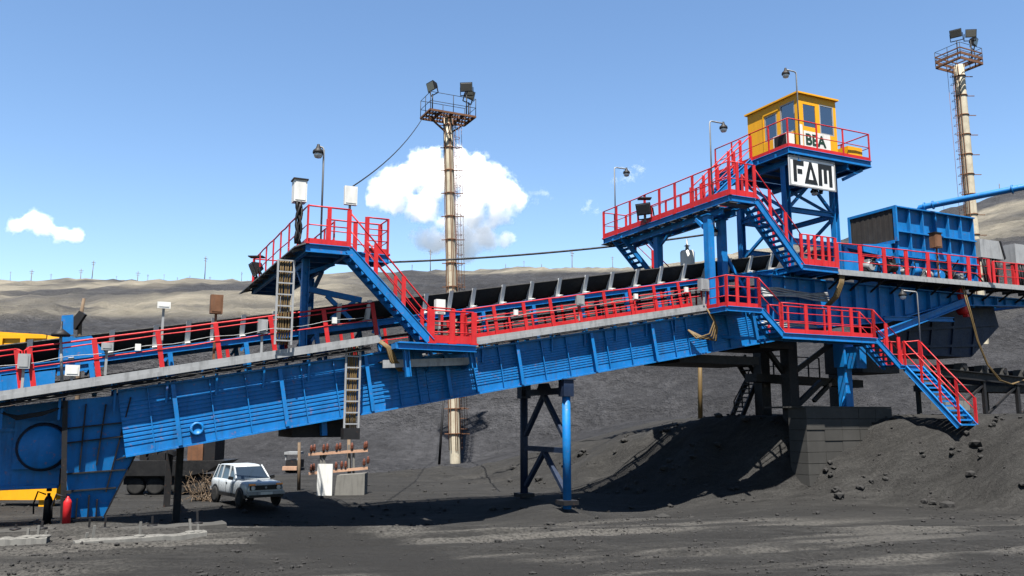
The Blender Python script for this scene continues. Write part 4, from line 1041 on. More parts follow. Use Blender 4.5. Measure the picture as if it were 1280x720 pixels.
# ---- low dark crawler conveyor behind, far right
cr = thing('ground_conveyor', 'low black conveyor frame lying on the bank at the right edge', 'conveyor', L(29.5, 1.5, 4))
mb = MB(); mb.ibeam(L(24.5,.6,6.0), L(37,.6,5.4), .3, .5, .05); mb.ibeam(L(24.5,2.6,6.0), L(37,2.6,5.4), .3, .5, .05); mb.box(24.5,37,.7,2.5,5.0,5.35);
for u in (25,28,31,34): mb.beam(L(u,.6,3.2), L(u,.6,5.6), .2, .2, D); mb.beam(L(u,2.6,3.2), L(u,2.6,5.6), .2, .2, D)
for u in (25,28,31): mb.beam(L(u,.6,3.6), L(u+3,.6,5.4), .12, .12)
mb.build('frame', 'steel', cr)
for k in range(6):
    u = 26.3+k*1.75; z = 6.25-.048*(u-24.5)
    mb = MB(); mb.prism([L(u-.35,.45,z), L(u+.35,.45,z), L(u+.2,.45,z+.42), L(u-.2,.45,z+.42)], P*.5); mb.build('bearing_block', 'concrete', cr)
    mb = MB(); mb.tube(L(u,.4,z+.25), L(u,2.6,z+.25), .16, 12); mb.build('roller', 'steel', cr)
mb = MB(); mb.box(22.3,24.2,-1.2,-.3,3.9,4.4); mb.build('skid', 'pale', cr)
# ================================================================== FLOODLIGHT MASTS
def floodlight(parent, c, aim, s=1.0, mat='steel'):
    aim = Vector(aim).normalized(); side = aim.cross(Vector((0,0,1))).normalized(); up = side.cross(aim)
    c = Vector(c); mb = MB()
    def fp(x, y, z): return c+side*x*s+up*y*s+aim*z*s
    q = [fp(-.22,-.18,-.3), fp(.22,-.18,-.3), fp(.22,.18,-.3), fp(-.22,.18,-.3), fp(-.48,-.36,.2), fp(.48,-.36,.2), fp(.48,.36,.2), fp(-.48,.36,.2)]
    mb.hexa(q); mb.beam(fp(-.5,0,0), fp(-.5,-.62,0), .05, .08, aim); mb.beam(fp(.5,0,0), fp(.5,-.62,0), .05, .08, aim); mb.beam(fp(-.52,-.62,0), fp(.52,-.62,0), .06, .06)
    f = mb.build('floodlight', mat, parent)
    mb = MB(); mb.hexa([fp(-.43,-.31,.205), fp(.43,-.31,.205), fp(.43,.31,.205), fp(-.43,.31,.205), fp(-.41,-.29,.225), fp(.41,-.29,.225), fp(.41,.29,.225), fp(-.41,.29,.225)]); mb.build('lens', 'dlens', f)
    return f
def mast(base, htop, r0, r1, label, lean, lights, deck, laddir, capred=False, open_deck=False):
    base = Vector(base); t = thing('floodlight_mast', label, 'light mast', base, 'floodlight masts')
    topc = base+Vector((lean[0], lean[1], htop)); ax = (topc-base).normalized()
    at = lambda h: base+ax*h
    n = 9; mb = MB(); mb.path([at(-4+ (htop+4)*i/n) for i in range(n+1)], r0, 18, r1); col = mb.build('column', 'cream', t)
    mb = MB(); h = 2.2
    while h < htop-.5:
        r = r0+(r1-r0)*h/htop; mb.path([at(h), at(h+.09)], r+.06, 18); h += 1.9
        mb.beam(at(h-1.86)+Vector((-r-.35,0,0)), at(h-1.86)+Vector((r+.75,0,0)), .05, .07); mb.cut()
    mb.builds('clamp_band', 'rust', t)
    # caged ladder
    mb = MB(); ld = Vector(laddir).normalized(); sd = ld.cross(Vector((0,0,1))).normalized(); o = r0+.14
    for s in (-.22, .22): mb.path([at(1)+ld*o+sd*s, at(htop)+ld*o+sd*s], .028, 6)
    for s in (-.35, .35): mb.path([at(2.5)+ld*(o+.36)+sd*s, at(htop)+ld*(o+.45)+sd*s], .02, 5)
    h = 1.2
    while h < htop: mb.tube(at(h)+ld*o-sd*.22, at(h)+ld*o+sd*.22, .016, 5); h += .36
    h = 2.6
    while h < htop: mb.path([at(h)+ld*o-sd*.22, at(h)+ld*(o+.2)-sd*.36, at(h)+ld*(o+.42), at(h)+ld*(o+.2)+sd*.36, at(h)+ld*o+sd*.22], .022, 5); h += .8
    mb.build('caged_ladder', 'rust', t)
    mb = MB(); rg = random.Random(int(htop))
    for q in range(5):
        an = math.atan2(ld.y, ld.x)+(-1.1, -.8, .55, -1.9, -2.5)[q]; dv = Vector((math.cos(an), math.sin(an), 0))
        mb.path([at(h_)+dv*((r0+(r1-r0)*h_/htop)+.05)+Vector((rg.uniform(-.02,.02),0,0)) for h_ in [1+ (htop-1)*i/16 for i in range(17)]], .035, 5)
    mb.build('conduit', 'rust', t)
    mb = MB(); c = at(htop)
    w_, d_ = deck
    def dk(x, y, z): return c+D*x+P*y+Vector((0,0,z))
    if not open_deck:
        for y in (-d_,-d_/3,d_/3,d_): mb.beam(dk(-w_,y,0), dk(w_,y,0), .14, .16)
        for x in (-w_,-w_/2,0,w_/2,w_): mb.beam(dk(x,-d_,.02), dk(x,d_,.02), .12, .14)
        mb.beam(dk(-w_*.9,0,-.1), at(htop-1.4), .12, .12); mb.beam(dk(w_*.9,0,-.1), at(htop-1.4), .12, .12)
        k = -w_+.2
        while k < w_: mb.beam(dk(k,-d_,.1), dk(k,d_,.1), .10, .02); k += .24
    else:
        for z in (0,.5,1.0):
            for a, b in (((-w_,-d_),(w_,-d_)),((w_,-d_),(w_,d_)),((w_,d_),(-w_,d_)),((-w_,d_),(-w_,-d_))): mb.beam(dk(a[0],a[1],z), dk(b[0],b[1],z), .07, .24 if z < .9 else .1)
        for x in (-w_,0,w_): mb.beam(dk(x,-d_,0), dk(x,d_,0), .1, .1)
    mb.build('platform', 'rust', t)
    mb = MB()
    pts = [(-w_,-d_),(0,-d_),(w_,-d_),(w_,0),(w_,d_),(0,d_),(-w_,d_),(-w_,0)]
    for x, y in pts: mb.tube(dk(x,y,0), dk(x,y,1.5), .03, 6)
    for z in (.75,1.5): mb.path([dk(x,y,z) for x, y in pts+[pts[0]]], .025, 5)
    mb.build('guard_rail', 'steel', t)
    for x, y, z, aim in lights:
        mb = MB(); mb.tube(dk(x,y,0), dk(x,y,z-.5), .05, 8); pp = mb.build('floodlight_stand', 'steel', t)
        floodlight(t, dk(x,y,z+.15), aim, 1.05)
    return t
mB = gnd(569, 581, .0); 
def atY(px, py, Y): r = ray(px, py); return CAM+r*(Y/r.y)
mbase = Vector((mB.x, mB.y, terrain(mB.x, mB.y)))
mt_top = atY(560, 147, mB.y); 
mast(mbase, mt_top.z-mbase.z, .42, .33, 'pale concrete floodlight mast with a wide dark platform, before the white cloud', (mt_top.x-mbase.x, 0),
     [(-1.7,-.9,1.9,(-.9,-.7,-.35)), (1.2,-1.0,2.3,(-.1,-1,-.3)), (1.9,.2,2.2,(.8,-.6,-.3))], (1.95, 1.15), (1, -.25, 0))
tp = atY(1199, 82, 76.0); zb2 = terrain(tp.x, 76.0)
mast((tp.x, 76.0, zb2), tp.z-zb2, .50, .42, 'tall concrete floodlight mast with a reddish cage top behind the ribbed blue hopper', (0, 0),
     [(-1.5,-1,2.3,(-.6,-.8,-.3)), (.5,-1,2.7,(-.1,-1,-.25)), (1.5,-.6,2.3,(.7,-.7,-.3))], (1.55, 1.3), (-1, -.3, 0), True, True)

# ================================================================== SMALL LAMPS
def lamp(base, toph, arm, label, tilt=0.0, hz=.28):
    base = Vector(base); arm = Vector(arm); t = thing('pole_lamp', label, 'lamp', base, 'gooseneck lamps')
    mb = MB(); tp = base+Vector((0,0,toph)); L_ = arm.length; a = arm.normalized()
    mb.path([base, tp-Vector((0,0,.12)), tp-Vector((0,0,.03))+a*.04, tp+a*.14, tp+a*L_], .038, 8); mb.box; 
    mb.lathe(base, [(.1,0),(.1,.04),(.05,.05)], 10); mb.build('pole', 'grey', t)
    e = tp+a*L_
    mb = MB(); mb.lathe(e-Vector((0,0,hz)), [(.2,0),(.21,.03),(.19,.12),(.1,.2),(.06,.3),(.05,.36)], 14); hd = mb.build('lamp_head', 'steel', t)
    mb = MB(); mb.lathe(e-Vector((0,0,hz+.19)), [(.02,0),(.12,.03),(.16,.10),(.17,.185)], 14); mb.build('lamp_glass', 'lens', hd)
    return t
def lampq(px, py0, py1, hx, v, label, z0=None):
    u, zt = Q(px, py1, v); u0, zb0 = Q(px, py0, v); zb0 = z0 if z0 is not None else zb0; uh, _ = Q(hx, py1, v)
    return lamp(L(u, v, zb0), zt-zb0, D*(uh-u), label)
lampq(405, 300, 184, 398, -.9, 'gooseneck lamp on a thin pole above the crossover bridge', ZB)
lampq(768, 292, 209, 783, 8.9, 'gooseneck lamp on the far left end of the high gallery', ZGAL)
lampq(887, 237, 151, 904, .2, 'gooseneck lamp beside the stair up to the yellow cabin', ZGAL)
lampq(995, 190, 90, 982, -.7, 'gooseneck lamp rising in front of the yellow cabin above its roof', ZT)
lampq(1146, 430, 365, 1128, -1.55, 'gooseneck lamp at the stair head near the ground, right side', Z3)
# lamp head hanging under the sign board and under the gallery
def pendant(p, label):
    t = thing('hanging_lamp', label, 'lamp', p)
    mb = MB(); mb.tube(V3(p)+Vector((0,0,.1)), V3(p)+Vector((0,0,.45)), .03, 6); mb.lathe(p, [(.2,-.12),(.21,-.06),(.12,.06),(.05,.12)], 14); mb.build('lamp_head', 'steel', t)
    mb = MB(); mb.lathe(p, [(.04,-.3),(.14,-.26),(.17,-.125)], 12); mb.build('lamp_glass', 'lens', t)
pq = Q(1018, 240, -.1); pendant(L(pq[0], -.1, pq[1]+.1), 'round lamp hanging below the white FAM board')
pq = Q(893, 288, .8); pendant(L(pq[0], .8, pq[1]), 'dark round lamp hanging under the high gallery between two columns')
# cabinets and boxes on posts
def cabinet(px0, px1, py0, py1, pyb, v, label, mat='white', zb=None, dep=.35, pole='steel', bundle=0, name='junction_box'):
    u0, z1 = Q(px0, py0, v); u1, z0 = Q(px1, py1, v); um = (u0+u1)/2; zb = zb if zb is not None else Q((px0+px1)/2, pyb, v)[1]
    t = thing(name, label, 'electrical box', L(um, v, zb), 'boxes on posts')
    mb = MB(); mb.box(u0, u1, v-.05, v+dep, z0, z1); bx = mb.build('box', mat, t)
    if z1-z0 > .75: mb = MB(); mb.box(u0-.04, u1+.04, v-.1, v+dep+.05, z1+.002, z1+.05); mb.build('lid', 'steel', bx)
    mb = MB(); mb.box(u0+.05, u1-.05, v-.065, v-.052, z0+.06, z1-.06); mb.build('door', mat, bx)
    mb = MB()
    if bundle:
        for k in range(bundle): mb.path([L(um+.1*math.sin(k*2.1+i*.7)-.02, v+.08*math.cos(k+i), zb+(z0-zb)*i/7) for i in range(8)], .045, 6)
    mb.beam(L(um, v+.1, zb), L(um, v+.1, z0+.1), .08, .08, D); mb.build('post', pole, t)
    return t
cabinet(368, 383, 224, 253, 300, -.95, 'white cabinet on a thick cable bundle at the left corner of the crossover bridge', 'white', ZB, .4, 'steel', 7)
cabinet(431, 446, 232, 257, 300, -1.1, 'pale flat box on a pole at the stair head of the crossover bridge', 'white', ZB, .12, 'grey')
cabinet(264, 278, 368, 392, 444, -.25, 'rusty brown box on a rusty post above the lower walkway', 'rust', w1(-14.1), .3, 'rust')
cabinet(197, 213, 377, 386, 440, -.2, 'thin white plate on a pole above the lower walkway', 'white', w1(-16), .03, 'grey', name='sign_plate')
cabinet(23, 37, 442, 461, 480, -.42, 'white box on the leftmost red railing post', 'grey', w1(-21), .2, 'grey')
cabinet(82, 99, 456, 470, 482, -.28, 'white box under the blue head plate on the lower railing', 'white', w1(-19), .15, 'grey')
cabinet(127, 141, 428, 438, 470, -.42, 'small pale box fixed to the lower railing near the blue head plate', 'grey', w1(-17.6), .15, 'grey')
cabinet(323, 334, 399, 417, 440, -.32, 'pale box on the lower railing beside the hanging cable ladder', 'grey', w1(-12.6), .2, 'grey')
cabinet(545, 556, 374, 393, 420, -.9, 'pale box on the red railing at the foot of the bridge stair', 'white', 6.3, .2, 'grey')
cabinet(721, 730, 369, 382, 400, -.38, 'small grey box on the upper walkway railing at mid length', 'grey', w2(1.2), .15, 'grey')
cabinet(875, 886, 348, 364, 380, -.5, 'grey box on the railing beside the tall blue gallery column', 'grey', w2(7), .2, 'grey')
cabinet(1167, 1177, 291, 310, 350, -1.1, 'rusty lamp housing on a post at the right walkway railing', 'rust', z3(24.5), .3, 'rust')
# floodlights on the gallery and the bridge end
def single_flood(p, aim, label, zb, s=.9):
    t = thing('floodlight', label, 'floodlight', (p[0], p[1], zb), 'single floodlights')
    mb = MB(); mb.beam((p[0], p[1], zb), (p[0], p[1], p[2]-.4), .1, .1, D); mb.build('stand', 'steel', t); mb = MB(); mb.beam(V3(p)+Vector((-.35,0,.55)), V3(p)+Vector((.35,0,.55)), .5, .05); mb.build('visor', 'steel', t)
    floodlight(t, p, aim, s)
single_flood(L(-11.6, 9.2, 10.5), (-.9,-.5,-.45), 'pale floodlight tilted down at the far left end of the crossover bridge', ZB)
single_flood(L(7.8, 5.0, 14.6), (-.5,-.8,-.35), 'dark floodlight with a shade plate at the middle of the high gallery railing', ZGAL)
single_flood(L(17.2, 1.6, 16.1), (.9,-.3,-.3), 'white floodlight under the right edge of the cabin platform', 16.6, .7)
lf = Q(74, 420, -.3)
t = thing('post_lamp', 'grey lamp with a conical cap on a short pole beside the blue head plate', 'lamp', L(-19.1, -.3, w1(-19.1)))
mb = MB(); mb.tube(L(-19.1,-.3,w1(-19.1)), L(-19.25,-.3,6.15), .05, 8); mb.build('pole', 'grey', t)
mb = MB(); mb.lathe(L(-19.25,-.3,6.1), [(.28,0),(.3,.06),(.12,.2),(.04,.26),(.04,.5)], 14); mb.build('cap', 'steel', t)

# ================================================================== VEHICLES
def car():
    c0 = atY(307, 625, 38.0); X, Y = c0.x, c0.y
    z0 = terrain(X, Y)
    t = thing('parked_car', 'silver grey boxy off road estate car parked behind the conveyor', 'car', (X, Y, z0))
    f = Vector((.64, -.77, 0)).normalized(); s = Vector((-f.y, f.x, 0))     # forward, left
    W = .80
    def W_(x, y, z): return Vector((X, Y, z0))+f*x+s*y+Vector((0,0,z))
    # lower body: stations along the length (x, z bottom, z belt, half width)
    st = [(2.02,.48,.86,.72),(1.98,.42,.94,.78),(1.80,.40,.985,.81),(1.2,.40,1.02,.83),(.62,.40,1.045,.835),(-.4,.40,1.05,.84),(-1.5,.42,1.06,.835),(-1.95,.46,1.05,.80),(-2.03,.52,1.0,.76)]
    mb = MB(); prof = lambda x, zl, zh, w: [W_(x,-w*.94,zl), W_(x,-w,zl+.12), W_(x,-w,zh-.16), W_(x,-w*.94,zh-.03), W_(x,-w*.86,zh), W_(x,w*.86,zh), W_(x,w*.94,zh-.03), W_(x,w,zh-.16), W_(x,w,zl+.12), W_(x,w*.94,zl)]
    vs = []; fs = []
    for a in st: vs += prof(*a)
    for i in range(len(st)-1):
        for k in range(10): fs.append((i*10+k, i*10+(k+1)%10, (i+1)*10+(k+1)%10, (i+1)*10+k))
    fs += [tuple(range(10))[::-1], tuple(range((len(st)-1)*10, len(st)*10))]
    mb.add(vs, fs, True)
    body = mb.build('body', 'silver', t)
    # greenhouse
    roof = [(.10,1.62,.60),(-.2,1.655,.63),(-1.2,1.66,.63),(-1.62,1.63,.61)]
    mb = MB()
    gh_b = [(.70,1.04,.735),(-1.85,1.05,.74)]
    def ring(pts, z): return pts
    top = [W_(.08,-.60,1.60), W_(.08,.60,1.60), W_(-1.60,.61,1.60), W_(-1.60,-.61,1.60)]
    bot = [W_(.70,-.74,1.03), W_(.70,.74,1.03), W_(-1.86,.75,1.04), W_(-1.86,-.75,1.04)]
    mb.hexa([bot[0],bot[1],bot[2],bot[3],top[0],top[1],top[2],top[3]]); mb.build('cabin_glass', 'carglass', t)
    mb = MB()
    rs_ = []
    for x, z, w in [(.13,1.585,.61),(.0,1.63,.61),(-.5,1.655,.62),(-1.2,1.655,.62),(-1.55,1.635,.62),(-1.66,1.585,.62)]: rs_ += [W_(x,-w,z-.05), W_(x,-w*.85,z), W_(x,w*.85,z), W_(x,w,z-.05), W_(x,w*.9,z-.07), W_(x,-w*.9,z-.07)]
    fs = [(i*6+k, i*6+(k+1)%6, (i+1)*6+(k+1)%6, (i+1)*6+k) for i in range(5) for k in range(6)]+[tuple(range(6))[::-1], tuple(range(30,36))]
    mb.add(rs_, fs, True); mb.build('roof', 'silver', t)
    mb = MB()
    for sy in (-1, 1):
        for (xa, xb) in ((.70,.08),(-.12,-.22),(-.92,-.95),(-1.45,-1.38),(-1.86,-1.60)):
            mb.beam(W_(xa, sy*.745, 1.03), W_(xb, sy*.615, 1.6), .055, .075, f)
    mb.beam(W_(.70,-.74,1.045), W_(.70,.74,1.045), .06, .05); mb.build('window_pillar', 'silver', t)
    # doors as seams with handles, sills, arches
    mb = MB()
    for sy in (-1, 1):
        for x in (.62,-.18,-.98): mb.beam(W_(x, sy*.842, .50), W_(x, sy*.842, 1.02), .008, .014, f)
        mb.beam(W_(-.05,sy*.848,.9), W_(-.18,sy*.848,.9), .02, .03)
    mb.build('door_seam', 'black', body)
    mb = MB()
    for sy in (-1, 1): mb.beam(W_(1.9, sy*.80, .42), W_(-1.95, sy*.80, .42), .09, .14); mb.cut()
    mb.builds('sill', 'black', t)
    mb = MB(); mb.beam(W_(2.06,-.80,.56), W_(2.06,.80,.56), .12, .13); mb.cut(); mb.beam(W_(-2.1,-.78,.58), W_(-2.1,.78,.58), .12, .12); mb.builds('bumper', 'grey', t)
    mb = MB(); mb.beam(W_(2.03,-.70,.78), W_(2.03,.70,.78), .03, .19); mb.beam(W_(2.03,-.7,.44), W_(2.03,.7,.44), .05, .12); gr = mb.build('grille', 'black', t)
    mb = MB(); mb.lathe(W_(2.046,0,.78), [(.045,0),(.045,.012)], 12, f); mb.build('badge', 'grey', gr)
    for sy in (-1, 1):
        mb = MB(); mb.lathe(W_(2.035, sy*.56, .77), [(.095,0),(.095,.02),(.07,.035)], 16, f); mb.build('headlight', 'lens', t)
        mb = MB(); mb.box; mb.beam(W_(2.02, sy*.74, .91), W_(2.02, sy*.46, .91), .05, .07); mb.build('indicator', 'orange', t)
        mb = MB(); mb.beam(W_(.55, sy*.84, 1.1), W_(.55, sy*1.02, 1.14), .10, .14); mb.build('mirror', 'black', t)
    mb = MB(); mb.beam(W_(2.13,-.26,.55), W_(2.13,.26,.55), .012, .11); mb.build('number_plate', 'white', t)
    for x in (1.30, -1.38):
        for sy in (-1, 1):
            mb = MB(); mb.lathe(W_(x, sy*.80, .36), [(.43,-.05),(.43,.045),(.36,.05)], 24, s*sy); mb.build('wheel_arch', 'black', t)
            mb = MB(); mb.lathe(W_(x, sy*.68, .345), [(.22,0),(.33,.01),(.345,.05),(.345,.15),(.33,.19),(.22,.2)], 24, s*sy); wh = mb.build('wheel', 'tyre', t)
            mb = MB(); mb.lathe(W_(x, sy*.68, .345), [(.225,.15),(.225,.185),(.19,.19),(.15,.16),(.06,.17),(.05,.2),(0,.2)], 20, s*sy); mb.build('rim', 'pale', wh)
car()
# yellow haul truck behind the left end
def haul_truck():
    Y = 41.0
    def T(px, py): return atY(px, py, Y)
    xr = T(58, 430).x; zt, zl = T(30, 418).z, T(30, 452).z
    zg = terrain(xr-4, Y)
    t = thing('dump_truck', 'yellow dump truck standing behind the left end of the conveyor', 'truck', (xr-4.5, Y+2, zg))
    def B(x0, x1, y0, y1, z0, z1): m.hexa([Vector(p) for p in ((x0,y0,z0),(x1,y0,z0),(x1,y1,z0),(x0,y1,z0),(x0,y0,z1),(x1,y0,z1),(x1,y1,z1),(x0,y1,z1))])
    m = MB(); m.prism([(xr,Y,zt-.25),(xr-.2,Y,zt),(xr-8.5,Y,zt+.5),(xr-8.5,Y,zl-.8),(xr-2.5,Y,zl-.5),(xr-.2,Y,zl)], (0,4.4,0))
    B(xr-8.6, xr+.02, Y-.1, Y, zt-.2, zt-.04)
    for k in range(7): B(xr-1.2-k*1.1, xr-.95-k*1.1, Y-.14, Y, zl+.1, zt-.202)
    bd = m.build('dump_body', 'yellow', t)
    m = MB(); B(xr-9, xr-1.2, Y+.8, Y+3.4, zg+1.7, zg+2.6); B(xr-1.6, xr-1.0, Y+.2, Y+4.2, zg+3.4, zg+4.2); m.build('chassis', 'yellow', t)
    m = MB(); B(xr-3.0, xr-1.2, Y+.3, Y+2.2, zg+3.3, zg+3.9); m.build('tank', 'yellow', t)
    for x in (xr-2.6, xr-7.2):
        for y, sgn in ((Y+.1, -1), (Y+4.2, 1)):
            m = MB(); m.lathe((x, y+.9*(sgn < 0), zg+1.35), [(.7,0),(1.25,.05),(1.38,.2),(1.38,.75),(1.25,.9),(.7,.92)], 28, Vector((0,sgn,0))); wh = m.build('wheel', 'tyre', t)
            m = MB(); m.lathe((x, y+.9*(sgn < 0), zg+1.35), [(.72,.8),(.7,.9),(.5,.7),(.2,.75),(0,.76)], 20, Vector((0,sgn,0))); m.build('rim', 'yellow', wh)
haul_truck()
pb = atY(70, 622, 38.5); zg = terrain(pb.x-2, 38.5)
mb = MB(); h0 = atY(70, 598, 38.5).z
mb.hexa([Vector(p) for p in ((pb.x-6,38.5,zg+.25),(pb.x,38.5,zg+.25),(pb.x,39.3,zg+.25),(pb.x-6,39.3,zg+.25),(pb.x-6,38.5,h0),(pb.x,38.5,h0-.05),(pb.x,39.3,h0-.05),(pb.x-6,39.3,h0))])
for k in range(9): x = pb.x-.5-k*.62; mb.hexa([Vector(p) for p in ((x,38.44,h0-.2),(x+.12,38.44,h0-.2),(x+.12,38.5,h0-.2),(x,38.5,h0-.2),(x,38.44,h0+.06),(x+.12,38.44,h0+.06),(x+.12,38.5,h0+.06),(x,38.5,h0+.06))])
for x in (pb.x-.8, pb.x-5): mb.hexa([Vector(p) for p in ((x,38.6,zg-.1),(x+.4,38.6,zg-.1),(x+.4,39.2,zg-.1),(x,39.2,zg-.1),(x,38.6,zg+.26),(x+.4,38.6,zg+.26),(x+.4,39.2,zg+.26),(x,39.2,zg+.26))])
tag(mb.build('steel_skid', 'yellow', None, origin=(pb.x-3, 38.9, zg)), 'low yellow steel skid beam on the ground behind the blue tail hopper', 'skid')
# dark scrap wagon behind the hopper
def wagon():
    Y = 44.0; a = atY(150, 600, Y); b = atY(272, 600, Y); zg = terrain((a.x+b.x)/2, Y)
    zz = lambda py: atY(200, py, Y).z
    t = thing('rusty_wagon', 'dark rusty flat wagon with a brown box on it behind the blue tail hopper', 'wagon', ((a.x+b.x)/2, Y+1, zg))
    def B(m, x0, x1, y0, y1, z0, z1): m.hexa([Vector(p) for p in ((x0,y0,z0),(x1,y0,z0),(x1,y1,z0),(x0,y1,z0),(x0,y0,z1),(x1,y0,z1),(x1,y1,z1),(x0,y1,z1))])
    m = MB(); zt = zz(576); m.prism([(a.x,Y,zt),(b.x+.3,Y,zt),(b.x-.6,Y,zt-.55),(b.x-1.5,Y,zt-.75),(a.x,Y,zt-.75)], (0,2.4,0)); m.build('tray', 'black', t)
    m = MB(); B(m, a.x, b.x-.8, Y+.4, Y+2.0, zg+.5, zt-.76); m.build('chassis', 'steel', t)
    for x in (a.x+.7, a.x+1.7, b.x-2.0, b.x-1.1):
        m = MB(); m.lathe((x, Y+.5, zg+.42), [(.3,0),(.45,.03),(.45,.28),(.3,.3)], 20, Vector((0,-1,0))); m.build('wheel', 'tyre', t)
    bx0, bx1 = atY(232, 560, Y).x, atY(266, 560, Y).x
    m = MB(); B(m, bx0, bx1-.6, Y+.3, Y+1.9, zt+.01, zz(548)); m.build('box', 'rust', t); m = MB(); B(m, bx1-.58, bx1, Y+.35, Y+1.8, zt+.01, zz(550)); m.build('cab', 'steel', t)
    m = MB(); rg = random.Random(9)
    for k in range(14):
        x = rg.uniform(a.x+.6, a.x+2.6); s = rg.uniform(.1,.35); B(m, x, x+s*1.4, Y+.3+rg.random(), Y+.6+rg.random()*1.2, zt+.01, zt+s*1.5)
    m.build('scrap_load', 'steel', t)
wagon()
def twigs(px, py, Y, n, hh, label, name='dead_bush'):
    c = atY(px, py, Y); zg = terrain(c.x, Y); mb = MB(); rg = random.Random(n)
    for k in range(n):
        p = Vector((c.x+rg.gauss(0,.25), Y+rg.gauss(0,.25), zg-.05)); d = Vector((rg.gauss(0,.6), rg.gauss(0,.5), rg.uniform(.6,1.2))).normalized(); pts = [p]
        for i in range(5): d = (d+Vector((rg.gauss(0,.35), rg.gauss(0,.35), rg.gauss(-.08,.25)))).normalized(); pts.append(pts[-1]+d*hh*.25)
        mb.path(pts, .022, 4, .006)
        for j in (2,3,4):
            e = (d+Vector((rg.gauss(0,.9), rg.gauss(0,.9), rg.gauss(0,.5)))).normalized(); mb.path([pts[j], pts[j]+e*hh*.2, pts[j]+e*hh*.34+Vector((0,0,-.03))], .012, 4, .004)
    return tag(mb.build(name, 'wood', None, origin=(c.x, Y, zg)), label, 'bush')
twigs(258, 612, 40.5, 46, 1.3, 'dry leafless bush behind the rear wheel of the silver car')
# small distant machine and posts
def pump():
    Y = 62.0; a = atY(355, 586, Y); b = atY(373, 586, Y); zg = terrain((a.x+b.x)/2, Y); zt = atY(364, 565, Y).z
    t = thing('distant_loader', 'small dark loader seen from the front, far behind the silver car', 'loader', ((a.x+b.x)/2, Y, zg))
    def B(m, x0, x1, y0, y1, z0, z1): m.hexa([Vector(p) for p in ((x0,y0,z0),(x1,y0,z0),(x1,y1,z0),(x0,y1,z0),(x0,y0,z1),(x1,y0,z1),(x1,y1,z1),(x0,y1,z1))])
    h = max(1.4, zt-zg); m = MB(); B(m, a.x+.1, b.x-.1, Y, Y+2, zg+.3, zg+h*.6); m.build('body', 'steel', t)
    m = MB(); B(m, a.x, b.x, Y-.1, Y+1.4, zg+h*.88, zg+h); B(m, a.x+.05, a.x+.13, Y, Y+.1, zg+h*.6, zg+h*.88); B(m, b.x-.13, b.x-.05, Y, Y+.1, zg+h*.6, zg+h*.88); m.build('canopy', 'grey', t)
    m = MB(); B(m, a.x, b.x, Y-.5, Y-.1, zg+.2, zg+h*.32); m.build('bucket', 'peach', t)
    for x in (a.x+.12, b.x-.12):
        m = MB(); m.lathe((x-.12, Y+.5, zg+.3), [(.2,0),(.32,.02),(.32,.22),(.2,.24)], 16, Vector((1,0,0))); m.build('wheel', 'tyre', t)
pump()
def post(px, py0, py1, Y, r, mat, label, name='wooden_post', lean=0, group=None):
    b = atY(px, py1, Y); zg = terrain(b.x, Y); tpt = atY(px+lean, py0, Y)
    mb = MB(); mb.path([(b.x, Y, zg-.3), (b.x+(tpt.x-b.x)*.5, Y, (zg+tpt.z)/2), (tpt.x, Y, tpt.z)], r, 8, r*.8)
    return tag(mb.build(name, mat, None, origin=(b.x, Y, zg)), label, 'post', group)
post(374, 553, 603, 47.0, .10, 'wood', 'short grey wooden post between the silver car and the insulator rack')
post(875, 445, 513, 55.0, .16, 'cable', 'pale yellow wooden post on the bank below the conveyor head')
post(549, 492, 548, 63.0, .10, 'steel', 'thin dark leaning post left of the foot of the pale floodlight mast', lean=6)
# leaning pole with crossarm behind the belt at the left
b = atY(100, 470, 39.0); tp_ = atY(105, 373, 39.0); zg = terrain(b.x, 39.0)
t = thing('crooked_pole', 'crooked wooden pole with a dark slanting arm behind the belt, far left', 'pole', (b.x, 39, zg))
mb = MB(); mb.path([(b.x-.1,39,zg-.3), (b.x,39,zg+4), atY(100,400,39.0), tp_], .14, 8, .07); mb.build('pole', 'wood', t)
mb = MB(); mb.beam(atY(78,414,38.9), atY(101,390,38.9), .12, .12); mb.beam(atY(91,410,38.85), atY(104,391,38.85), .22, .34); mb.build('arm', 'steel', t)

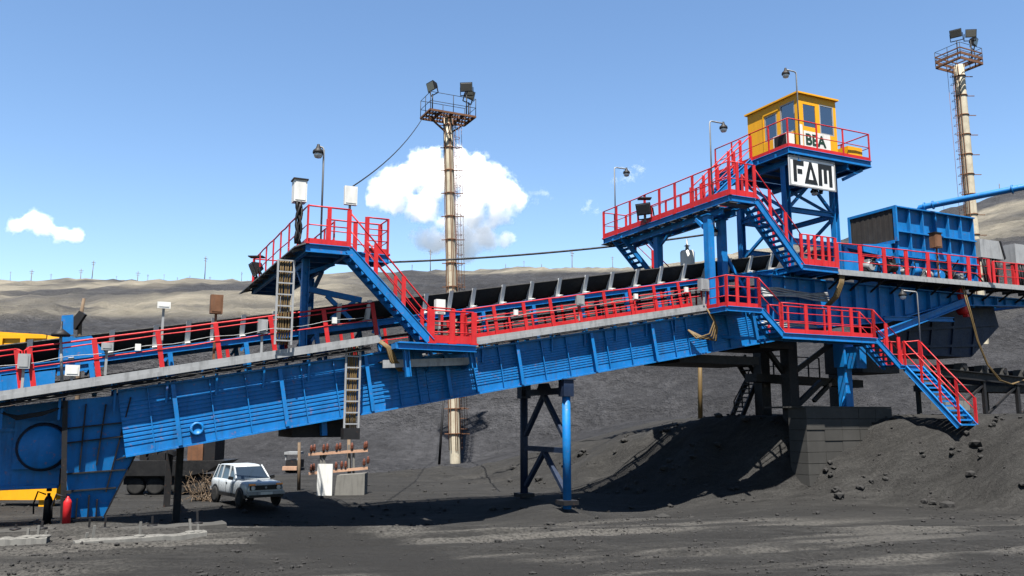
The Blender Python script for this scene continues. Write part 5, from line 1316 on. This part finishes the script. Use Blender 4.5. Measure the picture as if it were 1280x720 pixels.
# ================================================================== INSULATOR RACK, concrete block, panel
def rack():
    Y = 45.0
    T = lambda px, py, dy=0: atY(px, py, Y+dy)
    zg = terrain(T(425,608).x, Y)
    t = thing('insulator_rack', 'low salmon painted rack of brown insulators standing behind the white panel', 'insulator rack', (T(425,600).x, Y, zg))
    mb = MB(); mb.beam(T(386,568), T(460,563), .12, .14); mb.beam(T(386,592), T(460,585), .12, .14); mb.build('crossbar', 'peach', t)
    mb = MB()
    for px in (401, 405, 442, 436):
        mb.beam(Vector((T(px,600).x, Y+.1, zg-.2)), T(px, 556 if px == 436 else 564, .1), .09, .09, D)
    mb.beam(T(401,566,.1), T(409,585,.1), .05, .05); mb.beam(T(409,566,.1), T(401,585,.1), .05, .05); mb.build('upright', 'pale', t)
    first = None
    for px, py in ((389,566),(404.5,565),(421,564),(440,563),(456,562),(389,590),(420,587),(427,586),(432,586),(455,583),(460,580),(393,565),(409,564),(425,563),(458,561),(392,589)):
        p = T(px, py, -.02)
        if first is None:
            mb = MB(); mb.lathe((0,0,0), [(.03,0),(.05,.06),(.11,.09),(.05,.13),(.11,.17),(.05,.21),(.10,.25),(.05,.29),(.06,.36),(.02,.4)], 12); first = mb.build('insulator', 'insul'); first.parent = t; first.location = p-Vector(t.location)
        else: dup(first, p-Vector(t.location), t)
    mb = MB(); mb.path([Vector((T(436,600).x, Y+.3, zg-.2)), T(436,545,.3)], .09, 8); mb.build('pole', 'wood', t)
    a, b2 = T(396,609,-1.2), T(416,580,-1.2)
    zp = terrain(a.x, Y-1.2); 
    q = MB(); q.hexa([Vector(p) for p in ((a.x,Y-1.2,zp-.05),(b2.x,Y-1.2,zp-.05),(b2.x,Y-1.1,zp-.05),(a.x,Y-1.1,zp-.05),(a.x,Y-1.2,b2.z),(b2.x,Y-1.2,b2.z),(b2.x,Y-1.1,b2.z),(a.x,Y-1.1,b2.z))]); tag(q.build('switchboard', 'white', None, origin=(a.x,Y-1.2,zp)), 'upright white panel leaning at the insulator rack', 'panel')
    a, b2 = T(418,611,-1.0), T(456,593,-1.0); zp = terrain(a.x, Y-1)
    q = MB(); q.prism([(a.x,Y-1.0,zp-.15),(b2.x,Y-1,zp-.15),(b2.x,Y-1,b2.z+.05),(a.x+.1,Y-1,b2.z-.05)], (0,.9,0)); tag(q.build('concrete_block', 'pale', None, origin=(a.x,Y-1,zp)), 'long grey concrete block under the insulator rack', 'block')
rack()
# ================================================================== FOREGROUND SLABS AND JACKS
def sleeper(p0, p1, wdt, hgt, mat, label, stubs):
    a, b = gnd(*p0), gnd(*p1); zz = min(terrain(a.x, a.y), terrain(b.x, b.y), terrain((a.x+b.x)/2, (a.y+b.y)/2))+.02; 
    t = thing('concrete_sleeper', label, 'foundation beam', ((a.x+b.x)/2, (a.y+b.y)/2, zz), 'concrete foundation beams')
    d = Vector((b.x-a.x, b.y-a.y, 0)); n = 14; rg = random.Random(int(p0[0])); L0 = d.length; d.normalize(); s = Vector((-d.y, d.x, 0))
    mb = MB(); vs = []; fs = []
    for i in range(n+1):
        p = Vector((a.x, a.y, zz))+d*L0*i/n; w0 = wdt*(1+rg.uniform(-.12,.12)); h0 = hgt*(1+rg.uniform(-.25,.1))
        vs += [p-s*w0*.55-Vector((0,0,.25)), p-s*w0*.5+Vector((0,0,h0*.8)), p-s*w0*.32+Vector((0,0,h0)), p+s*w0*.4+Vector((0,0,h0*rg.uniform(.9,1))), p+s*w0*.5-Vector((0,0,.25))]
    for i in range(n):
        for k in range(5): fs.append((i*5+k, i*5+(k+1)%5, (i+1)*5+(k+1)%5, (i+1)*5+k))
    fs += [(4,3,2,1,0), tuple(range(n*5, n*5+5))]; mb.add(vs, fs); mb.build('beam', mat, t)
    for f_, hh in stubs:
        p = Vector((a.x, a.y, zz+hgt*.8))+d*L0*f_
        mb = MB(); mb.beam(p, p+Vector((rg.uniform(-.05,.05),0,hh*.8)), .06, .06, d); mb.box; mb.lathe(p, [(.16,0),(.16,.05),(.06,.07)], 10); mb.build('anchor_bolt', 'pale' if mat == 'pale' else 'steel', t)
sleeper((-30,683), (60,680), .42, .16, 'pale', 'pale broken concrete beam with rusty bolts at the bottom left corner', [(.7,.3),(.85,.4),(.95,.2)])
sleeper((92,683), (256,670), .42, .16, 'pale', 'pale concrete beam with upright bolts lying on the ground, lower left', [(.13,.5),(.08,.28),(.48,.52),(.88,.5),(.94,.3)])
sleeper((70,668), (280,656), .8, .13, 'concrete', 'dark dusty concrete beam with bolts behind the pale one, in front of the blue hopper', [(.18,.4),(.27,.45),(.55,.4),(.83,.5)])
sleeper((-30,671), (66,668), .8, .1, 'concrete', 'dark dusty concrete beam end at the left edge beside the red jack', [(.5,.2),(.85,.3)])
def jack(px, py0, py1, Y, r, mat, label):
    b = atY(px, py1, Y); zg = terrain(b.x, Y); zt = atY(px, py0, Y).z
    t = thing('support_jack', label, 'jack', (b.x, Y, zg)); h = zt-zg
    mb = MB(); mb.lathe((b.x,Y,zg-.08), [(r,0),(r,h*.80),(r*.96,h*.83),(r*.7,h*.9),(r*.4,h*.94),(r*.4,h+.02)], 16); mb.build('cylinder', mat, t)
    mb = MB(); mb.lathe((b.x,Y,zg-.06), [(r*1.6,0),(r*1.6,.06),(r,.08)], 14); mb.build('base', 'steel', t)
    mb = MB(); mb.beam((b.x,Y,zt), (b.x,Y,zt+.1), .16, .16, D); mb.path([(b.x-.05,Y-.1,zt-.1),(b.x-.3,Y-.15,zt),(b.x-.42,Y-.15,zt-.4),(b.x-.42,Y-.1,zt-.75)], .03, 6); mb.build('valve_hose', 'steel', t)
jack(82.5, 617, 655, 28.0, .125, 'red', 'red steel jack cylinder under the corner of the blue tail hopper')
jack(58.5, 614, 650, 30.0, .13, 'black', 'black jack cylinder with a hose in the shade left of the red one')
# white tank behind the belt on the far side, and a triangular sign
tu, tz1 = Q(859, 313, 4.2); tz0 = Q(859, 332, 4.2)[1]; tw_ = w2(tu)
t = thing('white_tank', 'white cylinder tank behind the belt under the high gallery', 'tank', L(tu, 4.2, tw_))
mb = MB(); mb.lathe(L(tu,4.2,tz0-.35), [(.36,0),(.38,.06),(.38,tz1-tz0+.25),(.33,tz1-tz0+.33),(.08,tz1-tz0+.36)], 20); mb.build('tank', 'white', t)
mb = MB(); mb.lathe(L(tu,4.2,tz1), [(.11,0),(.08,.22),(.17,.24),(.06,.3),(.04,.62)], 12); mb.build('valve', 'grey', t)
for x, y in ((-.3,-.25),(.3,-.25),(.3,.25),(-.3,.25)):
    mb = MB(); mb.beam(L(tu+x,4.2+y,tw_+TI*x), L(tu+x,4.2+y,tz0-.3), .07, .07, D); mb.build('stand_leg', 'red', t)

# ================================================================== WIRES AND FAR POLES
def wire(a, b, drop, r, label):
    mb = MB(); mb.path(sag(V3(a), V3(b), drop), r, 5); o = mb.build('overhead_cable', 'steel', None, origin=a); return tag(o, label, 'cable')
wire(mt_top+Vector((-2,-.5,-.2)), L(-9.9,-1.0,12.1), .5, .03, 'thin cable from the middle mast platform down to the box on the crossover bridge')
wire(atY(440, 329, 48), atY(905, 290, 48.5), .35, .06, 'black cable strung level behind the belt from the crossover bridge to the gallery columns')
wire(atY(575, 388-28, 66.5), atY(616, 361, 42), .3, .035, 'thin cable slanting from the middle mast down behind the belt')
pole0 = None
farp = [(13,9),(39,20),(64,12),(78,11),(101,20),(115,20),(129,8),(146,8),(172,20),(185,12),(205,8),(222,10),(237,9),(256,24),(263,12),(302,14),
        (310,10),(515,16),(538,22),(632,14),(655,12),(677,18),(715,26),(766,15),(740,9),(1165,12),(1180,9),(1205,14),(1250,22),(1268,10)]
for i, (px, hh) in enumerate(farp):
    Y = 338.0+(i*37 % 60); e = interp((px-640)/F/CP, CREST_R, CREST_E); g = atY(px, 525-e, Y); zg = terrain(g.x, Y); hm = hh/F*Y*1.25
    k = 'pole%d' % (hh > 15)
    if pole0 is None:
        mb = MB(); mb.path([(0,0,-1.5),(0,0,1)], .021, 6, .015); mb.v = [Vector((p.x, p.y, max(p.z, -.25))) for p in mb.v]; mb.beam((-.11,0,.9), (.11,0,.9), .012, .02); mb.beam((-.08,0,.8), (.08,0,.8), .01, .016); pole0 = mb.build('utility_pole', 'wood'); o = pole0
    else: o = pole0.copy(); COL.objects.link(o)
    o.location = (g.x, Y, zg); o.scale = (hm,)*3; o.rotation_euler = (0, R_((i*53 % 7)-3)*.6, R_(i*47 % 90))
    tag(o, 'thin wooden utility pole standing far off along the hill crest', 'utility pole', 'utility poles along the hill crest')
